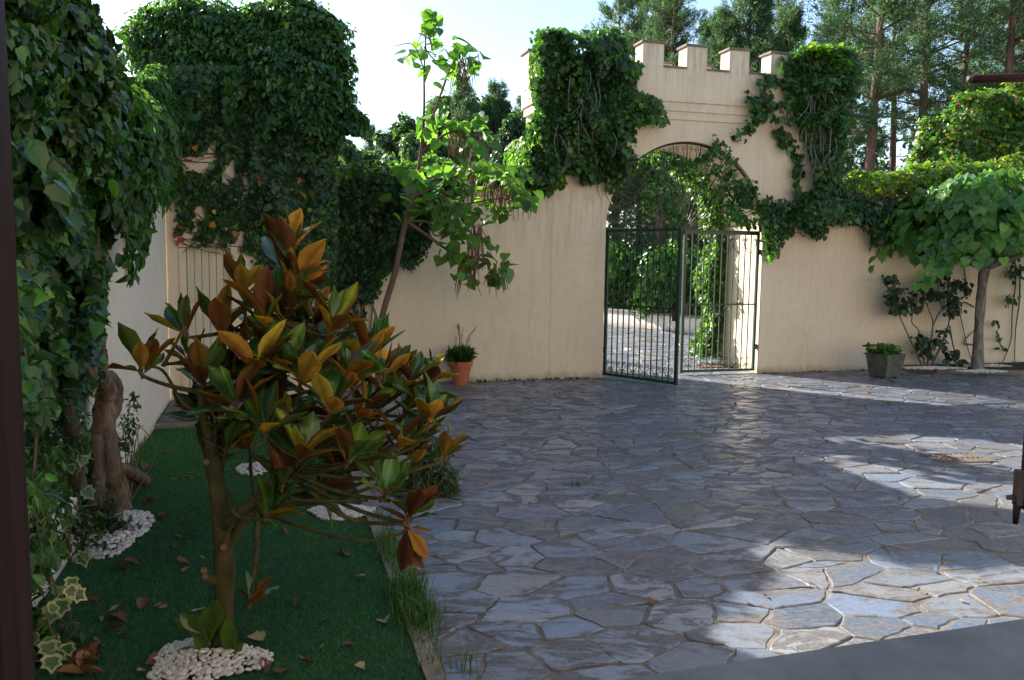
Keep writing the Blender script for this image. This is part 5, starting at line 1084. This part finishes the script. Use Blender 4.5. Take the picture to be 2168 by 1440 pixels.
for i_, (x, y, n_, L_) in enumerate(((905, 1390, 60, .09), (880, 1240, 80, .10), (838, 1210, 90, .10), (812, 1110, 90, .10), (870, 1330, 90, .11), (845, 1150, 40, .08))): tuft(('short weeds at the kerb foot nearest the bottom edge', 'weeds on the paving side of the kerb beside the tall clump', 'low grass on the lawn side of the kerb below the small pebble heap', 'sparse grass by the kerb above the small pebble heap', 'grass between the two largest kerb clumps', 'tiny weeds on the paving near the low magnolia branch')[i_], x, y, n_, L_, .02, .04, .12)
tuft('lone grass sprig in a paving joint at the bottom', 985, 1425, 14, .17, .0, .02, .02)
tuft('tiny weed tuft in the paving joint right of the rosemary', 1218, 1030, 40, .05, .0, .04, .03)
tuft('grass tufts at the house wall foot beyond the trunk', 290, 965, 260, .13, .03, .03, .3)
n = 500; cols = pal(n, G_DARK+[(.05, .04, .02)], None, .3)
Ps = []
for i in range(n):
    s_ = rng.uniform(-4.5, 12); 
    if -.05 < s_ < GW+.05: s_ = rng.uniform(-4, -.1)
    Ps.append(tuple(gw(s_, -.02-.05*rng.random(), .0)))
tag(link('wall_foot_weeds', leaves_mesh('wall_foot_weeds', T_OVAL, np.array(Ps), rng.normal(0, .6, (n, 3))+np.array([0, 0, 1.]), rng.normal(size=(n, 3)), rng.uniform(.02, .06, n), cols), M['leaf']), 'thin line of weeds and moss where the courtyard wall meets the paving', 'weeds', kind='stuff')

# ================================================================== fallen leaves
def dry_mesh(seed, tm, curl):
    r = np.random.default_rng(seed); TV, TF = tm; V = TV.copy(); V[:, 1] -= .5; V[:, 2] += curl*(V[:, 0]**2*2.2+V[:, 1]**2*.8)+r.normal(0, .03, len(V)); me = fastmesh('fallen_leaf', V, TF, np.tile(np.array([[1., 1, 1]]), (len(V), 1))); return me
def dry_set(col):
    out = []
    for i in range(4):
        me = dry_mesh(i, (T_OVAL, T_IVY, T_OVAL, T_LANCE)[i], (.5, .3, .7, .8)[i]); nv = len(me.vertices); c4 = np.ones((nv, 4), np.float32); c4[:, :3] = np.array(col)*(.8+.15*i); me.attributes['col'].data.foreach_set('color', c4.ravel()); me.materials.append(M['dryleaf']); out.append(me)
    return out
DB = dry_set((.16, .07, .035)); DT = dry_set((.38, .30, .17)); DO = dry_set((.36, .17, .07))
def fall(me, p, s_, label, group):
    o = bpy.data.objects.new('fallen_leaf', me); C.objects.link(o); o.location = p; o.scale = (s_,)*3; o.rotation_euler = (rnd.gauss(0, .3), rnd.gauss(0, .3), rnd.uniform(0, 6.28)); return tag(o, label, 'fallen leaf', group)
lawnspots = [(395, 1205), (390, 1190), (300, 1280), (335, 1280), (250, 1300), (255, 1310), (240, 1290), (262, 1340), (630, 1275), (815, 1315), (600, 1125), (380, 1135), (370, 1015), (355, 955), (400, 1010), (405, 1000), (345, 1090), (310, 990), (680, 1370), (650, 1395), (740, 1365), (760, 1410), (200, 1270), (210, 1360), (300, 1420), (320, 1400), (260, 1200), (430, 1180), (280, 1190), (725, 1170), (760, 1220), (690, 1310), (480, 1240), (540, 1350), (240, 1330), (375, 1160), (215, 1310), (320, 1060), (342, 1098), (420, 1290), (560, 1410), (600, 1420), (345, 1285), (232, 1303)]
for i, (x, y) in enumerate(lawnspots):
    k = i % 3; p = grd(x, y, .055)
    if k: fall(DB[i % 4], p, rnd.uniform(.07, .12), 'brown curled dead leaf lying on the green lawn', 'brown dead leaves on the lawn')
    else: fall(DT[i % 4], p, rnd.uniform(.04, .085), 'pale tan dead leaf lying on the green lawn', 'tan dead leaves on the lawn')
for i in range(70):
    x = rnd.uniform(985, 2150); y = rnd.choice([rnd.uniform(800, 870), rnd.uniform(805, 960), rnd.uniform(820, 1300)])
    if x < 1000+abs(0) and y > 1000: continue
    p = grd(x, y, .022)
    if sG(p)[1] > -.1: continue
    if i % 5 == 0: fall(DO[i % 4], p, rnd.uniform(.035, .06), 'orange dead leaf lying on the slate paving', 'orange dead leaves on the paving')
    else: fall(DB[i % 4], p, rnd.uniform(.03, .06), 'brown dead leaf lying on the slate paving', 'brown dead leaves on the paving')
for (x, y) in ((1630, 816), (1690, 820), (1880, 856), (1500, 812), (1550, 818), (1840, 832), (1998, 970), (879, 1206)): fall(DO[rnd.randrange(4)], grd(x, y, .03), rnd.uniform(.07, .10), 'orange dead leaf lying on the slate paving', 'orange dead leaves on the paving')
# leaf pile in the bottom-left corner
for i in range(16): p = grd(170+rnd.gauss(0, 18), 1400+rnd.gauss(0, 14), .06+.02*rnd.random()); fall(DO[0] if i % 2 else DB[0], p, .13, 'rusty magnolia leaf in the litter heap at the bottom left', 'rusty leaves heaped at the bottom left')

# ================================================================== BEYOND THE WALL
lwl = empty('low_white_wall', at(1380, 690, 23), 0, 'low white wall bordering the road beyond the gate', 'wall')
a = grd(1180, 676); b = grd(1560, 716); dv = (b-a).normalized(); nv = Vector((-dv.y, dv.x, 0)); a -= dv*3; b += dv*4
m_ = MB(); m_.slab([tuple(a)[:2], tuple(b)[:2], tuple(b+nv*.3)[:2], tuple(a+nv*.3)[:2]], -.02, .40); wparent(m_.build('wall', M['white_wall']), lwl)
m_ = MB(); m_.slab([tuple(a-nv*.04)[:2], tuple(b-nv*.04)[:2], tuple(b+nv*.34)[:2], tuple(a+nv*.34)[:2]], .402, .45); wparent(m_.build('coping', M['cap']), lwl)
# red grating behind the right leaf
p = sG(grd(1520, 778)); q = MB().box(-.4, .4, -.12, .12, .016, .03).build('road_grating', M['plank_dark'], None, gw(p[0], p[1], 0), PHI); tag(q, 'reddish metal strip on the paving beyond the right gate leaf', 'grating')
# lamp-like iron hoop sculpture half hidden behind the ivy
ih = empty('iron_ornament', grd(1506, 748), PHI, 'dark curled iron ornament with leaf scrolls beside the passage ivy', 'ornament')
m_ = MB(); m_.tube([(0, 0, 0), (0, 0, .35)] + spiral(.14, .55, .20, 1.2, math.pi, -1), .018, 6); m_.tube([(0, 0, .35), (-.12, 0, .7), (-.2, 0, 1.0)] + spiral(-.1, 1.12, .12, 1.1, math.pi, -1), .016, 6); m_.build('scroll', M['rust_iron'], ih); MB().lathe([(.12, 0), (.12, .02), (.03, .03), (.02, .08)], 16).build('foot', M['rust_iron'], ih)

def foliage_mass(name, label, root, blobs, n, size, cols, cat='bush', mat='leaf', tm=T_DIA, wts=None, nz=.22, trunk=True):
    v = empty(name, root, 0, label, cat); P, nn = blob_pts(blobs, n, shell=(.55, 1.08), rej=.55, nz=nz); k = P[:, 2] > .05; P, nn = P[k], nn[k]
    wparent(leaf_cloud('foliage', tm, P, nn, size, pal(len(P), cols, wts, .35), M[mat], up=.5, jit=.6), v)
    if trunk:
        m_ = MB()
        for b in blobs[:5]: m_.tube([Vector(root), (Vector(root)+Vector(b[:3]))/2+Vector((.1, 0, 0)), Vector(b[:3])], [.06, .04, .02], 6)
        wparent(m_.build('stem', M['bark_thin'], smooth=True), v)
    return v
BG = [(.05, .13, .03), (.07, .17, .035), (.04, .10, .028), (.10, .20, .04)]
for i, (x, y, r_, d, lab) in enumerate(((1300, 560, 70, 26, 'leftmost bright shrub behind the low white wall beyond the gate'), (1350, 620, 60, 25.5, 'lower dark shrub behind the low white wall'), (1400, 600, 62, 25, 'sunlit feathery shrub seen between the gate bars'), (1450, 580, 60, 24.5, 'shrub behind the meeting stiles of the gates'), (1500, 620, 62, 24, 'shrub behind the right gate leaf'))):
    bl = px_blobs([(x+rng.normal(0, 20), y+rng.normal(0, 18), r_*rng.uniform(.5, .8), d+rng.normal(0, .6)) for _ in range(7)]+[(x, 640, r_*.8, d), (x, 600, r_*.6, d)])
    foliage_mass('roadside_shrub', lab, tuple(grd(x, 540+3600/d, 0)), bl, 7500, .17, BG)
foliage_mass('juniper', 'dark conical juniper behind the wall left of the gatehouse', tuple(at(1085, 620, 26)), px_blobs([(1085, 300, 34, 26), (1085, 345, 42, 26), (1080, 400, 50, 26), (1088, 262, 20, 26), (1070, 380, 40, 26)]), 9000, .13, [(.02, .05, .02), (.03, .07, .03)], 'tree')
foliage_mass('garden_shrub', 'bright leafy shrub peeping over the wall coping behind the slim catalpa', tuple(at(950, 700, 16)), px_blobs([(905, 350, 22, 16), (940, 360, 24, 16), (1000, 366, 22, 16), (1045, 365, 20, 16), (870, 365, 18, 16)]), 2600, .10, BG, 'bush')

TC = [(.055, .11, .045), (.07, .135, .05), (.045, .09, .042)]
for i, (cx_, cy_, r_, d, lab) in enumerate(((850, 300, 46, 34, 'soft round tree left of the slim catalpa stem beyond the wall'), (955, 262, 62, 33, 'broad dark tree right behind the slim catalpa upper leaves'), (1040, 270, 55, 35, 'bushy tree between the slim catalpa and the gatehouse'), (765, 338, 44, 36, 'pale low tree touching the outbuilding ivy crown'), (905, 330, 50, 31, 'lower leafy tree just above the wall coping'))):
    bl = px_blobs([(cx_+rng.normal(0, r_*.45), cy_+rng.normal(0, r_*.4), r_*rng.uniform(.35, .6), d+rng.normal(0, .8)) for _ in range(11)]+[(cx_, cy_+60, r_*.9, d), (cx_, cy_+120, r_*.8, d)])
    foliage_mass('background_tree', lab, tuple(grd(cx_, 540+3600/d, 0)), bl, 9000, .22, TC, 'tree', nz=.35)
# pines
def pine_parts(seed, H, zc, Lmax, dens=1.0):
    r = np.random.default_rng(seed); tr = MB(); bend = r.normal(0, .25, 2)
    def axis(z): t = z/H; return Vector((bend[0]*t*t*1.5, bend[1]*t*t*1.5, z))
    tr.tube([axis(H*i/9) for i in range(10)], [max(.02, .19*(H/13)*(1-.93*(i/9)**.85)) for i in range(10)], 9, .05)
    P = []; Y = []
    z = zc
    while z < H-.1:
        f = (z-zc)/(H-zc); nb = r.integers(4, 7)
        for k in range(nb):
            a = r.uniform(0, 6.28); L = Lmax*(1-f)**.75*r.uniform(.55, 1.1)*(.6+.4*min(1, f*4)) + .25; rise = .15+.5*f+r.normal(0, .12); base = axis(z+r.uniform(-.1, .1)); dv = Vector((math.cos(a), math.sin(a), rise)).normalized()
            e1 = base+dv*L*.55; e2 = e1+Vector((math.cos(a+r.normal(0, .2)), math.sin(a), rise+.35)).normalized()*L*.45; tr.tube([base, e1, e2], [.018+.02*L/Lmax, .013, .006], 4, cap=False)
            nt_ = int((10+26*L/Lmax)*dens)
            for q in range(nt_):
                t = r.uniform(.28, 1.02)**.8; c = base+(e1-base)*(t/.55) if t < .55 else e1+(e2-e1)*((t-.55)/.45)
                side = r.normal(0, .20*L*(1.15-t)+.06); c = c+Vector((-math.sin(a)*side, math.cos(a)*side, r.normal(.04, .10)+abs(side)*.1)); nd_ = int(8)
                dd = (dv+Vector((-math.sin(a)*side*1.5, math.cos(a)*side*1.5, .5))).normalized()
                for n_ in range(nd_): P.append(tuple(c+Vector(tuple(r.normal(0, .05, 3))))); Y.append(tuple(np.array(dd)*.7+r.normal(0, .55, 3)))
        z += .42*r.uniform(.8, 1.25)*(H/13)
    for k in range(14):   # dead snags below the crown
        z = r.uniform(zc*.45, zc); a = r.uniform(0, 6.28); L = r.uniform(.4, 1.6); b = axis(z); tr.tube([b, b+Vector((math.cos(a)*L*.6, math.sin(a)*L*.6, .05)), b+Vector((math.cos(a)*L, math.sin(a)*L, -.1*L))], [.02, .012, .004], 4, cap=False)
    P = np.array(P); n = len(P); tint = np.exp(r.normal(0, .25, n//8+1)).repeat(8)[:n, None]
    me = leaves_mesh('crown', T_BLADE, P, np.array(Y), r.normal(size=(n, 3)), r.uniform(.13, .24, n), pal(n, [(.07, .135, .06), (.09, .16, .065), (.055, .11, .058)], None, .15)*tint, wid=.16)
    me.materials.append(M['needle']); tm_ = tr.mesh('trunk', True); tm_.materials.append(M['bark_pine']); return tm_, me
PP = [pine_parts(1, 15, 5.6, 3.0, 1.25), pine_parts(2, 14, 4.0, 2.8, 1.3), pine_parts(3, 11, 1.6, 2.4, 1.4), pine_parts(4, 10, 1.2, 2.2, 1.4), pine_parts(5, 16, 7.0, 3.0, 1.25)]
def pine(px, d, k, s_, label, group='pines beyond the courtyard wall'):
    p = at(px, 600, d); v = empty('pine_tree', (p.x, p.y, -.03), rnd.uniform(0, 6.28), label, 'pine', group); v.scale = (s_, s_, s_)
    for nm, me in zip(('trunk', 'crown'), PP[k]): o = bpy.data.objects.new(nm, me); C.objects.link(o); o.parent = v
pine(1825, 25, 0, 1.0, 'tall pine whose bare trunk rises just right of the ivy column')
pine(1935, 25, 0, .98, 'tall pine with reddish trunk second right of the ivy column')
pine(2105, 24, 1, 1.05, 'full crowned pine with reddish trunk near the right edge')
pine(2230, 25, 0, 1.0, 'pine crown cut by the upper right edge')
pine(2010, 29, 4, .95, 'slim dark trunked pine between the two reddish right-hand pines')
pine(1765, 31, 1, .95, 'pine crown standing directly above the right ivy column')
pine(1880, 34, 4, .95, 'farther slim pine between the first two bare trunks')
pine(2160, 33, 1, 1.0, 'farther pine behind the creeper hedge')
pine(1660, 33, 3, 1.12, 'pine top between the last two merlons')
pine(1555, 30, 3, 1.18, 'bushy pine top behind the third bare merlon')
pine(1620, 36, 1, .93, 'darker pine top behind the gatehouse roof towards the right')
pine(1400, 28, 3, 1.02, 'open topped pine rising behind the first bare merlon')
pine(1500, 34, 3, 1.12, 'smaller pine top seen in the second crenel')
pine(1040, 33, 3, .84, 'pointed pine top left of the gatehouse')
pine(985, 30, 2, .72, 'dark broad pine behind the slim catalpa stem')
pine(930, 34, 2, .68, 'shorter pine right of the slim catalpa trunk')
pine(880, 36, 3, .70, 'pine left of the slim catalpa trunk above the wall')
pine(820, 38, 2, .68, 'pale rounded pine above the low ivied wall')
pine(760, 40, 3, .66, 'pine beside the outbuilding ivy crown')
pine(715, 38, 2, .58, 'small pine partly behind the outbuilding ivy')
pine(1100, 37, 3, .86, 'pine touching the left side of the gatehouse')
pine(1160, 30, 3, .75, 'pine hidden behind the left gate pier')
pine(1300, 30, 1, .85, 'pine seen at the left inside the arch')
pine(1350, 34, 4, .75, 'bare trunk pine through the left gate leaf')
pine(1390, 27, 4, .7, 'reddish trunk seen above the shrubs through the left gate leaf')
pine(1450, 38, 2, .8, 'pine filling the middle of the arch')
pine(1520, 30, 1, .75, 'pine behind the right half of the arch')
pine(2060, 38, 4, .9, 'far slim pine behind the creeper hedge towards its left')
pine(1720, 40, 1, .9, 'far pine just left of the ivy column top')
# far wood
P_, Y_ = [], []
V = []
for i in range(150):
    x = rng.uniform(-45, 62); d = rng.uniform(44, 75); h = rng.uniform(6, 10) + (3.5 if x > 14 else -1.5 if x < 4 else 0); n = 420; t = rng.random(n)
    rr = (1-t)**.8*2.2+.2; a = rng.uniform(0, 6.28, n); q = np.sqrt(rng.random(n)); V.append(np.stack([x+np.cos(a)*rr*q, d+np.sin(a)*rr*q, .6+t*(h-.6)], 1))
P = np.vstack(V); n = len(P); o = link('far_wood', leaves_mesh('far_wood', T_DIA, P, rng.normal(size=(n, 3))+np.array([0, 0, .4]), rng.normal(size=(n, 3)), rng.uniform(.25, .55, n), pal(n, [(.045, .085, .045), (.055, .10, .05)], None, .35)), M['needle']); tag(o, 'distant pine wood reading as one dark mass beyond the wall', 'wood', kind='stuff')
